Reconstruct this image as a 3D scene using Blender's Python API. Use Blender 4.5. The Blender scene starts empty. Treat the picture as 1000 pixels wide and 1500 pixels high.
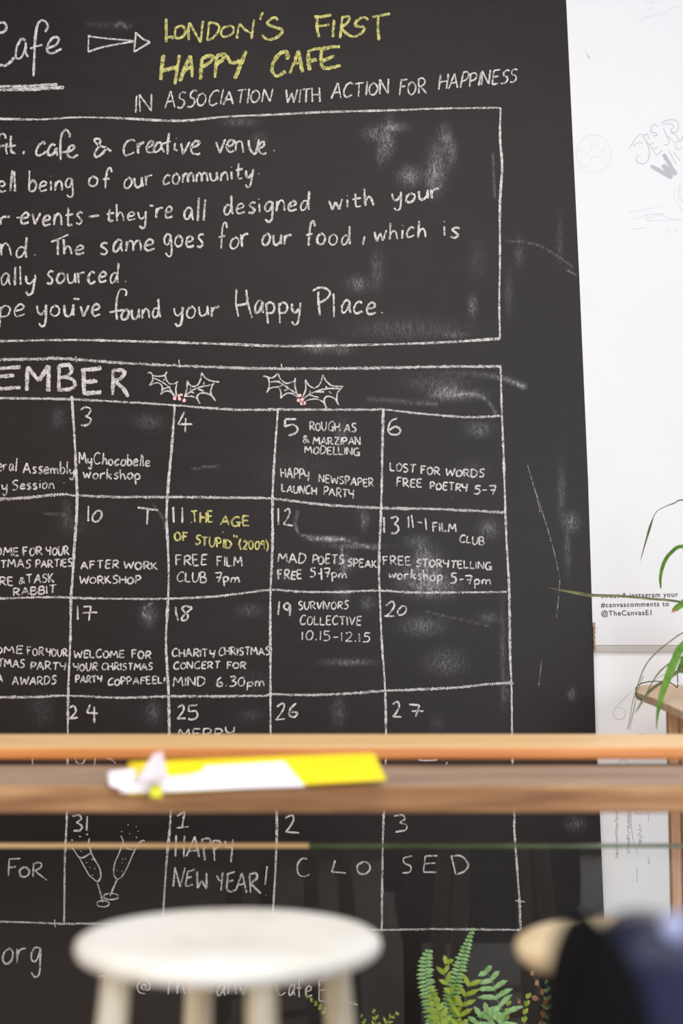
import bpy, bmesh, math, random
import numpy as np
from mathutils import Vector, Matrix
R = random.Random(7)
C = bpy.context.scene.collection
SC = bpy.context.scene

# ---------------- camera ----------------
LENS, F = 50.0, 50.0 / 24.0 * 1000.0
PITCH = math.atan(200.0 / F)
EYE = Vector((0, 0, 1.15))
cd = bpy.data.cameras.new('camera'); cam = bpy.data.objects.new('camera', cd); C.objects.link(cam)
cd.sensor_fit = 'VERTICAL'; cd.sensor_width = 24; cd.sensor_height = 36; cd.lens = LENS
cam.location = EYE; cam.rotation_euler = (math.pi / 2 + PITCH, 0, 0)
cd.dof.use_dof = True; cd.dof.focus_distance = 4.0; cd.dof.aperture_fstop = 2.3
cd.clip_start = 0.02
SC.camera = cam
# ---------------- world, lights, exposure ----------------
w = bpy.data.worlds.new('world'); SC.world = w; w.use_nodes = True
w.node_tree.nodes['Background'].inputs[0].default_value = (0.76, 0.83, 1.0, 1)
w.node_tree.nodes['Background'].inputs[1].default_value = 0.5
def area(name, loc, target, sx, sy, power, col):
    l = bpy.data.lights.new(name, 'AREA'); l.shape = 'RECTANGLE'; l.size = sx; l.size_y = sy
    l.energy = power; l.color = col
    o = bpy.data.objects.new(name, l); C.objects.link(o); o.location = loc
    o.rotation_euler = (Vector(target) - Vector(loc)).to_track_quat('-Z', 'Y').to_euler()
    return o
area('window_light', (1.9, -3.4, 1.7), (1.3, 4, 0.9), 2.6, 2.9, 300, (0.84, 0.915, 1.0))
area('ceiling_light', (0.3, 1.0, 3.6), (0.3, 1.9, 0), 2.4, 1.6, 70, (1.0, 0.94, 0.86))
area('warm_fill_light', (-2.8, -0.6, 1.8), (0, 2.5, 1.0), 1.2, 1.2, 36, (1.0, 0.74, 0.48))  # added fill, gives the warm bounce from the left
SC.view_settings.view_transform = 'Standard'; SC.view_settings.look = 'None'
SC.view_settings.gamma = 1.0; SC.view_settings.exposure = 0.0
SC.view_settings.use_curve_mapping = False

# ---------------- helpers ----------------
def at(x, y, Y):
    """point on the vertical plane at depth Y seen at photo pixel x, y"""
    cx = (x - 500.0) / F; cy = (750.0 - y) / F
    cp, sp = math.cos(PITCH), math.sin(PITCH)
    t = Y / (cp - cy * sp)
    return Vector((cx * t, Y, EYE.z + t * (sp + cy * cp)))
def lin(r, g, b):
    f = lambda c: c / 12.92 if c <= 0.04045 else ((c + 0.055) / 1.055) ** 2.4
    return (f(r / 255), f(g / 255), f(b / 255), 1)
def props(o, label=None, cat=None, group=None, kind=None):
    if label: o['label'] = label
    if cat: o['category'] = cat
    if group: o['group'] = group
    if kind: o['kind'] = kind
    return o
def empty(name, loc, label, cat, group=None):
    o = bpy.data.objects.new(name, None); C.objects.link(o); o.location = loc
    o.empty_display_size = 0.05
    return props(o, label, cat, group)
def link(name, me, mat, parent=None, label=None, smooth=False):
    o = bpy.data.objects.new(name, me); C.objects.link(o)
    if mat: me.materials.append(mat)
    if smooth:
        me.polygons.foreach_set('use_smooth', [True] * len(me.polygons))
    if parent:
        o.parent = parent
        o.matrix_parent_inverse = Matrix.Translation(-parent.location) if parent.type == 'EMPTY' else Matrix.Identity(4)
    if label: o['label'] = label
    return o
def mesh(name, vs, fs):
    me = bpy.data.meshes.new(name); me.from_pydata([tuple(v) for v in vs], [], fs); me.update(); return me
def from_bm(name, bm):
    me = bpy.data.meshes.new(name); bmesh.ops.recalc_face_normals(bm, faces=bm.faces); bm.to_mesh(me); bm.free(); return me
def prism(name, poly, dvec, bevel=0.0, seg=2):
    """closed polygon extruded by dvec"""
    bm = bmesh.new(); vs = [bm.verts.new(p) for p in poly]; f = bm.faces.new(vs)
    r = bmesh.ops.extrude_face_region(bm, geom=[f])
    bmesh.ops.translate(bm, vec=dvec, verts=[v for v in r['geom'] if isinstance(v, bmesh.types.BMVert)])
    if bevel: bmesh.ops.bevel(bm, geom=list(bm.edges), offset=bevel, segments=seg, affect='EDGES', profile=0.5)
    return from_bm(name, bm)
def box(name, x0, x1, y0, y1, z0, z1, bevel=0.0, seg=2):
    return prism(name, [(x0, y0, z0), (x1, y0, z0), (x1, y1, z0), (x0, y1, z0)], (0, 0, z1 - z0), bevel, seg)
def tube(name, pts, rad, n=8):
    vs, fs = [], []
    pts = [Vector(p) for p in pts]
    rad = rad if isinstance(rad, (list, tuple)) else [rad] * len(pts)
    for i, p in enumerate(pts):
        d = (pts[min(i + 1, len(pts) - 1)] - pts[max(i - 1, 0)]).normalized()
        a = d.cross(Vector((0, 0, 1)));  a = a.normalized() if a.length > 1e-3 else Vector((1, 0, 0))
        b = d.cross(a)
        for k in range(n):
            t = 2 * math.pi * k / n
            vs.append(p + (a * math.cos(t) + b * math.sin(t)) * rad[i])
    for i in range(len(pts) - 1):
        for k in range(n):
            fs.append((i * n + k, i * n + (k + 1) % n, (i + 1) * n + (k + 1) % n, (i + 1) * n + k))
    fs.append(tuple(range(n))[::-1]); fs.append(tuple((len(pts) - 1) * n + k for k in range(n)))
    return mesh(name, vs, fs)
def lathe(name, prof, n=48, sx=1, sy=1):
    vs, fs = [], []
    for r, z in prof:
        for k in range(n):
            t = 2 * math.pi * k / n; vs.append((r * sx * math.cos(t), r * sy * math.sin(t), z))
    for i in range(len(prof) - 1):
        for k in range(n):
            fs.append((i * n + k, i * n + (k + 1) % n, (i + 1) * n + (k + 1) % n, (i + 1) * n + k))
    fs.append(tuple(range(n))[::-1]); fs.append(tuple((len(prof) - 1) * n + k for k in range(n)))
    return mesh(name, vs, fs)
def catmull(P, n=6):
    if len(P) < 3: return P
    Q = [P[0]] + list(P) + [P[-1]]; out = []
    for i in range(1, len(Q) - 2):
        p0, p1, p2, p3 = Q[i - 1], Q[i], Q[i + 1], Q[i + 2]
        for k in range(n):
            t = k / n
            out.append(tuple(0.5 * ((2 * b) + (-a + c) * t + (2 * a - 5 * b + 4 * c - d) * t * t + (-a + 3 * b - 3 * c + d) * t ** 3)
                             for a, b, c, d in zip(p0, p1, p2, p3)))
    out.append(tuple(P[-1])); return out

# ---------------- materials ----------------
class NT:
    def __init__(s, name):
        s.m = bpy.data.materials.new(name); s.m.use_nodes = True; s.t = s.m.node_tree
        s.b = s.t.nodes['Principled BSDF']; s.out = s.t.nodes['Material Output']
    def n(s, typ, **kw):
        x = s.t.nodes.new(typ)
        for k, v in kw.items():
            if k.startswith('i_'): x.inputs[k[2:].replace('_', ' ')].default_value = v
            else: setattr(x, k, v)
        return x
    def l(s, a, b): s.t.links.new(a, b)
    def coord(s, scale=(1, 1, 1), out='Object'):
        tc = s.n('ShaderNodeTexCoord'); mp = s.n('ShaderNodeMapping'); mp.inputs['Scale'].default_value = scale
        s.l(tc.outputs[out], mp.inputs[0]); return mp.outputs[0]
    def noise(s, vec, scale, detail=4, rough=0.5, dist=0.0):
        x = s.n('ShaderNodeTexNoise'); x.inputs['Scale'].default_value = scale; x.inputs['Detail'].default_value = detail
        x.inputs['Roughness'].default_value = rough; x.inputs['Distortion'].default_value = dist
        s.l(vec, x.inputs['Vector']); return x.outputs['Fac']
    def ramp(s, fac, stops):
        x = s.n('ShaderNodeValToRGB'); e = x.color_ramp.elements
        while len(e) < len(stops): e.new(0.5)
        for i, (p, c) in enumerate(stops):
            e[i].position = p; e[i].color = c if len(c) == 4 else (*c, 1)
        s.l(fac, x.inputs[0]); return x.outputs[0]
    def math(s, op, a, b=None, clamp=False):
        x = s.n('ShaderNodeMath', operation=op, use_clamp=clamp)
        for i, v in enumerate((a, b)):
            if v is None: continue
            if isinstance(v, (int, float)): x.inputs[i].default_value = v
            else: s.l(v, x.inputs[i])
        return x.outputs[0]
    def mix(s, fac, a, b):
        x = s.n('ShaderNodeMix', data_type='RGBA')
        if isinstance(fac, (int, float)): x.inputs[0].default_value = fac
        else: s.l(fac, x.inputs[0])
        for i, v in ((6, a), (7, b)):
            if isinstance(v, tuple): x.inputs[i].default_value = v
            else: s.l(v, x.inputs[i])
        return x.outputs[2]
    def bump(s, h, strength=0.2, dist=0.002):
        x = s.n('ShaderNodeBump'); x.inputs['Strength'].default_value = strength; x.inputs['Distance'].default_value = dist
        s.l(h, x.inputs['Height']); s.l(x.outputs[0], s.b.inputs['Normal'])
    def base(s, c):
        if isinstance(c, tuple): s.b.inputs['Base Color'].default_value = c
        else: s.l(c, s.b.inputs['Base Color'])
    def rough(s, v):
        if isinstance(v, (int, float)): s.b.inputs['Roughness'].default_value = v
        else: s.l(v, s.b.inputs['Roughness'])

def plain(name, c, rough=0.6, spec=0.5, var=0.12, scale=12):
    t = NT(name); f = t.noise(t.coord(), scale, 5)
    c2 = (c[0] * (1 - var), c[1] * (1 - var), c[2] * (1 - var), 1)
    t.base(t.ramp(f, [(0.3, c2), (0.7, c)])); t.rough(rough); t.b.inputs['Specular IOR Level'].default_value = spec
    return t.m
def chalk_mat(name, col, cover=0.42, scale=520, low=0.12):
    """chalk lying only on the high spots of the board: grain is holes between the dust"""
    t = NT(name); v = t.coord()
    f = t.noise(v, scale, 3, 0.7); g = t.noise(v, scale * 0.18, 2)
    h = t.math('ADD', f, t.math('MULTIPLY', t.math('SUBTRACT', g, 0.5), 0.5))
    a = t.n('ShaderNodeMapRange', interpolation_type='SMOOTHSTEP')
    t.l(h, a.inputs[0]); a.inputs[1].default_value = cover - 0.10; a.inputs[2].default_value = cover + 0.07
    a.inputs[3].default_value = low; a.inputs[4].default_value = 1.0
    t.l(a.outputs[0], t.b.inputs['Alpha']); t.base(col); t.rough(0.95); t.b.inputs['Specular IOR Level'].default_value = 0.1
    return t.m
M = {}
M['chalk'] = chalk_mat('white_chalk', lin(214, 207, 204), 0.465)
M['chalk_rough'] = chalk_mat('white_chalk_side', lin(214, 207, 203), 0.49, 430, 0.10)
M['chalk_yellow'] = chalk_mat('yellow_chalk', lin(210, 203, 124), 0.475)
M['chalk_pink'] = chalk_mat('pink_chalk', lin(245, 188, 186), 0.30, 520, 0.5)
M['chalk_thin'] = chalk_mat('thin_chalk', lin(170, 166, 168), 0.54, 480, 0.05)

def board_mat():
    t = NT('blackboard_paint'); v = t.coord()
    at_ = t.n('ShaderNodeAttribute', attribute_name='dust')
    big = t.noise(v, 1.6, 3); mid = t.noise(t.coord((1.0, 1, 3.5)), 5, 6, 0.6, 0.6)
    base = t.ramp(big, [(0.3, lin(25, 17, 16)), (0.7, lin(31, 22, 21))])
    fine = t.noise(v, 330, 3, 0.75); st = t.noise(t.coord((1.2, 1, 0.45)), 130, 4, 0.7, 1.0)
    g = t.math('MULTIPLY', t.math('ADD', t.math('MULTIPLY', st, 1.3), fine), 0.5)
    
    mr = t.n('ShaderNodeMapRange'); t.l(g, mr.inputs[0]); mr.inputs[1].default_value = 0.52; mr.inputs[2].default_value = 0.70
    film = t.n('ShaderNodeMapRange'); t.l(mid, film.inputs[0]); film.inputs[1].default_value = 0.42; film.inputs[2].default_value = 0.8
    film.inputs[3].default_value = 0.0; film.inputs[4].default_value = 0.010
    # thin film of wiped chalk plus the marked smears
    d = t.math('ADD', t.math('MULTIPLY', at_.outputs['Fac'], t.math('ADD', t.math('MULTIPLY', mr.outputs[0], 1.1), 0.10)), film.outputs[0])
    spk = t.noise(v, 150, 2, 0.5); sp = t.n('ShaderNodeMapRange'); t.l(spk, sp.inputs[0])
    sp.inputs[1].default_value = 0.76; sp.inputs[2].default_value = 0.80; sp.inputs[4].default_value = 0.35
    d = t.math('ADD', d, sp.outputs[0], True)
    t.base(t.mix(d, base, lin(205, 202, 204)))
    t.rough(t.math('ADD', t.math('MULTIPLY', mid, 0.10), 0.46)); t.b.inputs['Specular IOR Level'].default_value = 0.25
    return t.m
M['board'] = board_mat()
def wood(name, c1, c2, c3, scale=(0.6, 9, 9), s=3.0, rough=0.5, rings=0.35):
    t = NT(name); v = t.coord(scale)
    a = t.noise(v, s, 6, 0.6, 0.8); b = t.noise(t.coord((scale[0] * 2, scale[1] * 6, scale[2] * 6)), s * 1.5, 4, 0.6)
    f = t.math('ADD', t.math('MULTIPLY', a, 1 - rings), t.math('MULTIPLY', b, rings))
    t.base(t.ramp(f, [(0.32, c1), (0.5, c2), (0.68, c3)])); t.rough(rough); t.bump(f, 0.25, 0.001)
    return t.m
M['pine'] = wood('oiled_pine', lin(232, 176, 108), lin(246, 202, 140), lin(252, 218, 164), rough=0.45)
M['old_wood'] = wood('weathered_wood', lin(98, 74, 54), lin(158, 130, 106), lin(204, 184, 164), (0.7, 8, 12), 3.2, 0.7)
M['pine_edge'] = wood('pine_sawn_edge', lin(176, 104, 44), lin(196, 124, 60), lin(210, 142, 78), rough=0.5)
M['old_edge'] = wood('brown_sawn_edge', lin(98, 62, 34), lin(148, 106, 68), lin(186, 146, 104), (0.9, 5, 14), 3.0, 0.75)  # browner and darker than the plank top, for front faces only
M['pale_wood'] = wood('pale_pine', lin(205, 160, 118), lin(226, 190, 152), lin(236, 208, 178), (5, 5, 0.8), 3, 0.55)
M['leg_wood'] = wood('tan_wood', lin(160, 114, 82), lin(188, 140, 104), lin(212, 172, 134), (9, 9, 0.5), 3, 0.6)
M['white_wall'] = plain('white_wall_paint', lin(249, 249, 249), 0.7, 0.3, 0.02, 4)
M['plaster'] = plain('cream_white_plaster', lin(229, 228, 228), 0.75, 0.3, 0.02, 4)
M['ledge'] = plain('shaded_plaster_strip', lin(206, 201, 196), 0.8, 0.3, 0.05)  # grey tone carries the shade of the ledge's lower lip
M['brick'] = plain('crumbled_plaster', lin(176, 148, 122), 0.9, 0.2, 0.4, 160)
M['pencil'] = plain('pale_pencil', lin(219, 217, 220), 0.8, 0.2, 0.05)
M['pencil_dark'] = plain('grey_pencil', lin(201, 199, 203), 0.8, 0.2, 0.1, 60)
M['marker_grey'] = plain('grey_marker', lin(186, 184, 190), 0.8, 0.2, 0.05)
M['vinyl'] = plain('dark_lettering', lin(78, 72, 84), 0.6, 0.3, 0.1)
M['floor'] = wood('pale_floor_boards', lin(176, 164, 150), lin(196, 184, 170), lin(210, 200, 188), (9, 0.6, 9), 3, 0.6)
M['rear_wall'] = plain('grey_room_paint', lin(120, 116, 112), 0.8, 0.3, 0.05, 3)
M['yellow'] = plain('yellow_paper', lin(252, 222, 10), 0.55, 0.4, 0.08, 20)
M['white_paper'] = plain('white_paper', lin(246, 242, 246), 0.6, 0.4, 0.03, 20)
M['pink_paper'] = plain('pale_pink_paper', lin(226, 208, 212), 0.6, 0.4, 0.05, 20)
M['lime'] = plain('lime_tag', lin(214, 214, 40), 0.5, 0.4, 0.08, 20)
M['navy'] = plain('navy_leather', lin(26, 28, 62), 0.36, 0.5, 0.25, 30)
M['glint'] = plain('pale_glint', lin(165, 168, 205), 0.35, 0.6)
M['black'] = plain('black_fabric', lin(14, 13, 14), 0.95, 0.1, 0.1, 60)
M['wire'] = plain('black_wire', lin(30, 26, 26), 0.5, 0.5)
M['pot'] = plain('terracotta', lin(170, 96, 66), 0.8, 0.3)
M['soil'] = plain('soil', lin(52, 38, 28), 0.95, 0.1, 0.4, 80)
def stool_mat():
    t = NT('worn_white_paint'); v = t.coord()
    a = t.noise(v, 7, 5, 0.6); b = t.noise(t.coord((1, 6, 1)), 9, 4, 0.6)
    f = t.math('ADD', t.math('MULTIPLY', a, 0.6), t.math('MULTIPLY', b, 0.4))
    t.base(t.ramp(f, [(0.34, lin(196, 184, 160)), (0.46, lin(224, 220, 210)), (0.7, lin(236, 234, 228))])); t.rough(0.5)
    return t.m
M['stool'] = stool_mat()
M['stool_leg'] = wood('cream_painted_wood', lin(190, 168, 130), lin(214, 202, 176), lin(230, 226, 212), (8, 8, 0.8), 3, 0.5)
M['stool_wood'] = wood('varnished_stool_wood', lin(206, 172, 126), lin(226, 204, 166), lin(238, 222, 192), (2, 8, 8), 4, 0.45)
def leaf_mat(name, a, b):
    t = NT(name); f = t.noise(t.coord(), 55, 4, 0.6)
    t.base(t.ramp(f, [(0.33, a), (0.67, b)])); t.rough(0.5)
    tr = t.n('ShaderNodeBsdfTranslucent'); t.l(t.ramp(f, [(0.33, a), (0.67, b)]), tr.inputs[0])
    mx = t.n('ShaderNodeMixShader'); mx.inputs[0].default_value = 0.25
    t.l(t.b.outputs[0], mx.inputs[1]); t.l(tr.outputs[0], mx.inputs[2]); t.l(mx.outputs[0], t.out.inputs[0])
    return t.m
M['fern'] = leaf_mat('fern_green', lin(130, 186, 106), lin(178, 218, 150))
M['fern_y'] = leaf_mat('fern_yellow_green', lin(146, 172, 44), lin(190, 208, 80))
M['fern_b'] = leaf_mat('dry_brown_leaf', lin(176, 106, 60), lin(212, 160, 112))
M['blade'] = leaf_mat('grass_green', lin(84, 132, 40), lin(120, 165, 62))
M['blade_d'] = leaf_mat('olive_blade', lin(92, 98, 62), lin(136, 140, 96))
def glass_mat(name, tint, edge=False):
    t = NT(name); t.t.nodes.remove(t.b)
    tr = t.n('ShaderNodeBsdfTransparent'); tr.inputs[0].default_value = tint
    gl = t.n('ShaderNodeBsdfGlossy'); gl.inputs['Roughness'].default_value = 0.02
    fr = t.n('ShaderNodeFresnel'); fr.inputs[0].default_value = 1.5
    mx = t.n('ShaderNodeMixShader')
    t.l(t.math('MULTIPLY', fr.outputs[0], 0.38), mx.inputs[0]); t.l(tr.outputs[0], mx.inputs[1]); t.l(gl.outputs[0], mx.inputs[2]); t.l(mx.outputs[0], t.out.inputs[0])
    return t.m
M['glass'] = glass_mat('clear_glass', (0.985, 0.99, 0.987, 1))
def edge_mat():
    t = NT('green_glass_edge'); f = t.noise(t.coord((2, 1, 1)), 6, 3)
    t.base(t.ramp(f, [(0.3, lin(74, 92, 58)), (0.7, lin(104, 118, 82))])); t.rough(0.15); return t.m
M['glass_edge'] = edge_mat()

# ---------------- the setting ----------------
YB = 4.0
def setting(name, me, mat):
    o = link(name, me, mat); o['kind'] = 'structure'; return o
setting('floor', box('floor', -3.6, 3.6, -3.6, 4.3, -0.06, 0), M['floor'])
wall_back = setting('wall_back', box('wall_back', -3.6, 3.6, YB + 0.0125, YB + 0.14, 0, 3.6), M['white_wall'])
plaster = None
setting('wall_front', box('wall_front', -3.6, 3.6, -3.72, -3.6, 0, 3.6), M['rear_wall'])

v, f = [], []
for (xa, xb, za, zb) in ((.5, 3.3, .14, .22), (.5, 3.3, 3.3, 3.38), (.5, .58, .22, 3.3), (3.22, 3.3, .22, 3.3), (1.87, 1.93, .22, 3.3)):
    b_ = box('x', xa, xb, -3.6, -3.38, za, zb); o0 = len(v); v += [tuple(q.co) for q in b_.vertices]; f += [tuple(i + o0 for i in p.vertices) for p in b_.polygons]; bpy.data.meshes.remove(b_)
setting('window_1', mesh('window_1', v, f), M['white_wall'])
EDGE = [(-400, 809), (0, 829), (400, 848), (700, 861), (955, 869), (1070, 872), (1185, 878), (1330, 884), (1560, 894)]
def edge_x(y): return float(np.interp(y, [e[0] for e in EDGE], [e[1] for e in EDGE]))

# ---------------- blackboard ----------------
bb = empty('blackboard', (0, YB, 0), 'large black chalkboard covering the wall with a December calendar in chalk', 'blackboard')
BLOBS = [(548,196,14,9,.45),(566,212,9,16,.5),(578,186,16,6,.5),(557,228,5,12,.4),(652,200,8,14,.5),(661,222,7,16,.45),(600,258,14,12,.65),(636,262,11,20,.6),(640,235,12,25,.4),
 (524,416,14,10,.4),(552,396,8,22,.25),(692,448,5,12,.6),(464,508,20,8,.5),(500,512,14,7,.3),(596,482,70,12,.2),(665,490,16,4,.35),(380,205,10,10,.18),(350,178,22,6,.3),
 (652,575,20,9,.75),(680,578,26,7,.4),(701,629,16,10,.35),(640,560,40,10,.2),(628,835,18,26,.6),(634,858,30,14,.65),(600,842,22,20,.25),(609,793,14,8,.35),
 (620,812,10,14,.35),(716,774,13,12,.38),(618,917,26,12,.38),(652,970,26,16,.28),(736,955,3,60,.25),(717,905,14,6,.3),(511,970,30,4,.55),(496,1042,9,18,.25),
 (538,883,9,9,.3),(218,902,10,14,.4),(366,894,16,8,.22),(86,613,8,12,.22),(218,618,18,10,.2),(836,765,9,12,.55),(831,805,4,26,.3),(837,1017,5,8,.4),(822,720,5,36,.25),
 (843,1206,13,10,.35),(224,1044,10,14,.28),(365,1048,16,8,.12),(500,640,8,20,.25),(486,790,26,4,.5),(530,762,8,12,.5),(505,825,10,14,.5),(520,800,34,3,.5),
 (60,1040,16,20,.12),(110,770,20,12,.12),(820,350,4,30,.15),(690,690,20,14,.12),(570,190,6,20,.4),(500,870,12,12,.2),(740,1010,6,22,.2),(640,1060,10,10,.12),
 (98,752,6,18,.2),(90,340,16,14,.06),(700,380,12,26,.1),(745,430,5,26,.2),(760,370,6,20,.2),(440,690,60,30,.05),(372,1000,18,12,.1),(420,840,20,12,.12)]
STREAKS = [([(540,545),(620,545),(680,547),(720,551),(745,557),(767,566)],3.5,.9,True),([(656,580),(690,577),(708,583),(720,595),(726,607)],2.2,.4,False),
 ([(540,585),(600,588),(640,592)],3,.2,False),([(436,750),(432,765),(437,780),(450,785),(500,790),(545,803),(550,800)],1.6,.5,False),
 ([(280,688),(300,684),(320,682)],1.2,.35,False),([(740,352),(790,360),(840,392)],1.2,.25,False),([(170,38),(178,33),(184,41)],1.6,.5,False),
 ([(130,36),(190,38)],4,.1,False),([(450,788),(480,790),(505,790)],2,.6,False),([(500,800),(505,840)],1.4,.5,False),([(225,740),(238,758),(242,775)],1.2,.35,False),
 ([(722,225),(724,290)],1,.3,False),([(218,905),(210,900),(212,890),(222,884)],1.5,.6,False),([(65,753),(95,754)],1.5,.25,False),
 ([(620,895),(720,918)],1,.25,False),([(560,590),(640,592)],1,.2,False),([(830,395),(842,402)],1.4,.4,False)]
def board_panel():
    nx, ny = 320, 560
    ys = np.linspace(-60, 1545, ny); vs = np.zeros((ny, nx, 3)); px = np.zeros((ny, nx)); py = np.zeros((ny, nx))
    for j, y in enumerate(ys):
        xr = edge_x(y); xs = np.concatenate([[-700], np.linspace(-12, xr, nx - 1)])
        px[j] = xs; py[j] = y
        a = at(0, y, YB); b = at(1000, y, YB)
        vs[j, :, 0] = a.x + (b.x - a.x) * xs / 1000.0; vs[j, :, 1] = YB; vs[j, :, 2] = a.z
    D = np.zeros((ny, nx))
    for (x, y, rx, ry, s) in BLOBS:
        D += .62 * s * np.exp(-(((px - x) / rx) ** 2 + ((py - y) / ry) ** 2))
    for pts, wd, s, grow in STREAKS:
        pts = catmull(pts, 8); best = np.zeros_like(D)
        for k in range(len(pts) - 1):
            (x0, y0), (x1, y1) = pts[k], pts[k + 1]
            dx, dy = x1 - x0, y1 - y0; L = dx * dx + dy * dy + 1e-9
            t = np.clip(((px - x0) * dx + (py - y0) * dy) / L, 0, 1)
            d2 = (px - x0 - t * dx) ** 2 + (py - y0 - t * dy) ** 2
            f = (k / len(pts)) ** 2 if grow else 1
            best = np.maximum(best, .75 * s * f * np.exp(-d2 / wd ** 2))
        D += best
    er = ((px > 438) & (px < 528) & (py > 750) & (py < 782))     # wiped clean patch in one square
    D[er] *= 0.1
    idx = np.arange(ny * nx).reshape(ny, nx)
    fs = np.stack([idx[:-1, :-1], idx[1:, :-1], idx[1:, 1:], idx[:-1, 1:]], -1).reshape(-1, 4)
    vs = vs.reshape(-1, 3); n = len(vs)
    # rim giving the sheet its thickness
    ring = list(idx[0, :]) + list(idx[1:, -1]) + list(idx[-1, -2::-1]) + list(idx[-2:0:-1, 0])
    back = vs[ring] + np.array([0, 0.012, 0]); V = np.vstack([vs, back]); faces = fs.tolist()
    for k in range(len(ring)):
        a, b = ring[k], ring[(k + 1) % len(ring)]; faces.append((a, b, n + (k + 1) % len(ring), n + k))
    me = bpy.data.meshes.new('board_panel'); me.from_pydata(V.tolist(), [], faces); me.update()
    at_ = me.attributes.new('dust', 'FLOAT', 'POINT')
    at_.data.foreach_set('value', np.concatenate([np.clip(D, 0, 1).ravel(), np.zeros(len(ring))]).astype(np.float32))
    return me
link('board_panel', board_panel(), M['board'], bb)

# ---- chalk strokes: ribbons of chalk lying on the board ----
DEP = [0]
def ribbon(strokes, width, Y=YB, jit=0.24, taper=0.4):
    """strokes: lists of photo-pixel points on the plane Y; returns (verts, faces)"""
    vs, fs = [], []
    for P in strokes:
        if len(P) == 1: P = [(P[0][0] - width * .35, P[0][1]), (P[0][0] + width * .35, P[0][1] + .5)]
        Q = [P[0]]
        for a, b in zip(P[:-1], P[1:]):
            L = math.dist(a, b); n = max(1, int(L / 1.3))
            for k in range(1, n + 1): Q.append((a[0] + (b[0] - a[0]) * k / n, a[1] + (b[1] - a[1]) * k / n))
        DEP[0] = (DEP[0] + 1) % 40; eps = 0.0003 + DEP[0] * 0.00001
        base = len(vs); n = len(Q); ph = R.uniform(0, 6); wm = 1.0
        for i, p in enumerate(Q):
            wm = min(1.18, max(.72, wm + R.uniform(-.09, .09)))
            a, b = Q[max(0, i - 1)], Q[min(n - 1, i + 1)]
            dx, dy = b[0] - a[0], b[1] - a[1]; L = math.hypot(dx, dy) or 1
            nx_, ny_ = -dy / L, dx / L
            hw = width / 2 * (1 if 0 < i < n - 1 else 1 - taper)
            h1 = hw * wm * (1 + R.uniform(-jit, jit)); h2 = hw * wm * (1 + R.uniform(-jit, jit))
            q1 = at(p[0] + nx_ * h1, p[1] + ny_ * h1, Y); q2 = at(p[0] - nx_ * h2, p[1] - ny_ * h2, Y)
            q1.y -= eps; q2.y -= eps; vs += [q1, q2]
            if i: k = base + 2 * i; fs.append((k - 2, k - 1, k + 1, k))
    return vs, fs
class Stroke(list):
    w = None
def parse(s, crop=(0, 0, 1)):
    """'x,y x,y;~x,y ...' in a zoomed crop -> pixel polylines; ~ means a smooth curve"""
    out = []
    for st in s.split(';'):
        st = st.strip()
        if not st: continue
        sm = st[0] == '~'; st = st.lstrip('~')
        P = [tuple(float(c) for c in q.split(',')) for q in st.split()]
        P = [(crop[0] + x / crop[2], crop[1] + y / crop[2]) for x, y in P]
        out.append(catmull(P) if sm else P)
    return out
def chalk(name, strokes, width, mat='chalk', parent=bb, label=None, Y=YB, jit=0.24):
    groups = {}
    for s_ in strokes: groups.setdefault(getattr(s_, 'w', None), []).append(s_)
    o = None
    for key, st in groups.items():
        v, f = ribbon(st, width, Y, jit)
        if key is None and name == 'chalk_lettering':
            cl = []
            for q in st:
                bx = [min(p[0] for p in q) - 3, min(p[1] for p in q) - 2, max(p[0] for p in q) + 3, max(p[1] for p in q) + 2, [q]]
                k = 0
                while k < len(cl):
                    c = cl[k]
                    if c[0] < bx[2] and bx[0] < c[2] and c[1] < bx[3] and bx[1] < c[3]:
                        bx = [min(bx[0], c[0]), min(bx[1], c[1]), max(bx[2], c[2]), max(bx[3], c[3]), bx[4] + c[4]]; cl.pop(k); k = 0
                    else: k += 1
                cl.append(bx)
            for c in cl:
                v, f = ribbon(c[4], width, Y, jit)
                o = link(name, mesh(name, v, f), M[mat], parent, label if len(cl) == 1 else 'chalk strokes of the ' + (label or 'writing'))
        elif key is None: o = link(name, mesh(name, v, f), M[mat], parent, label)
        else: o = link('chalk_word', mesh('chalk_word', v, f), M[mat], parent, ('yellow' if 'yellow' in mat else 'white') + ' chalk word reading ' + key[0])
    return o
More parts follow.
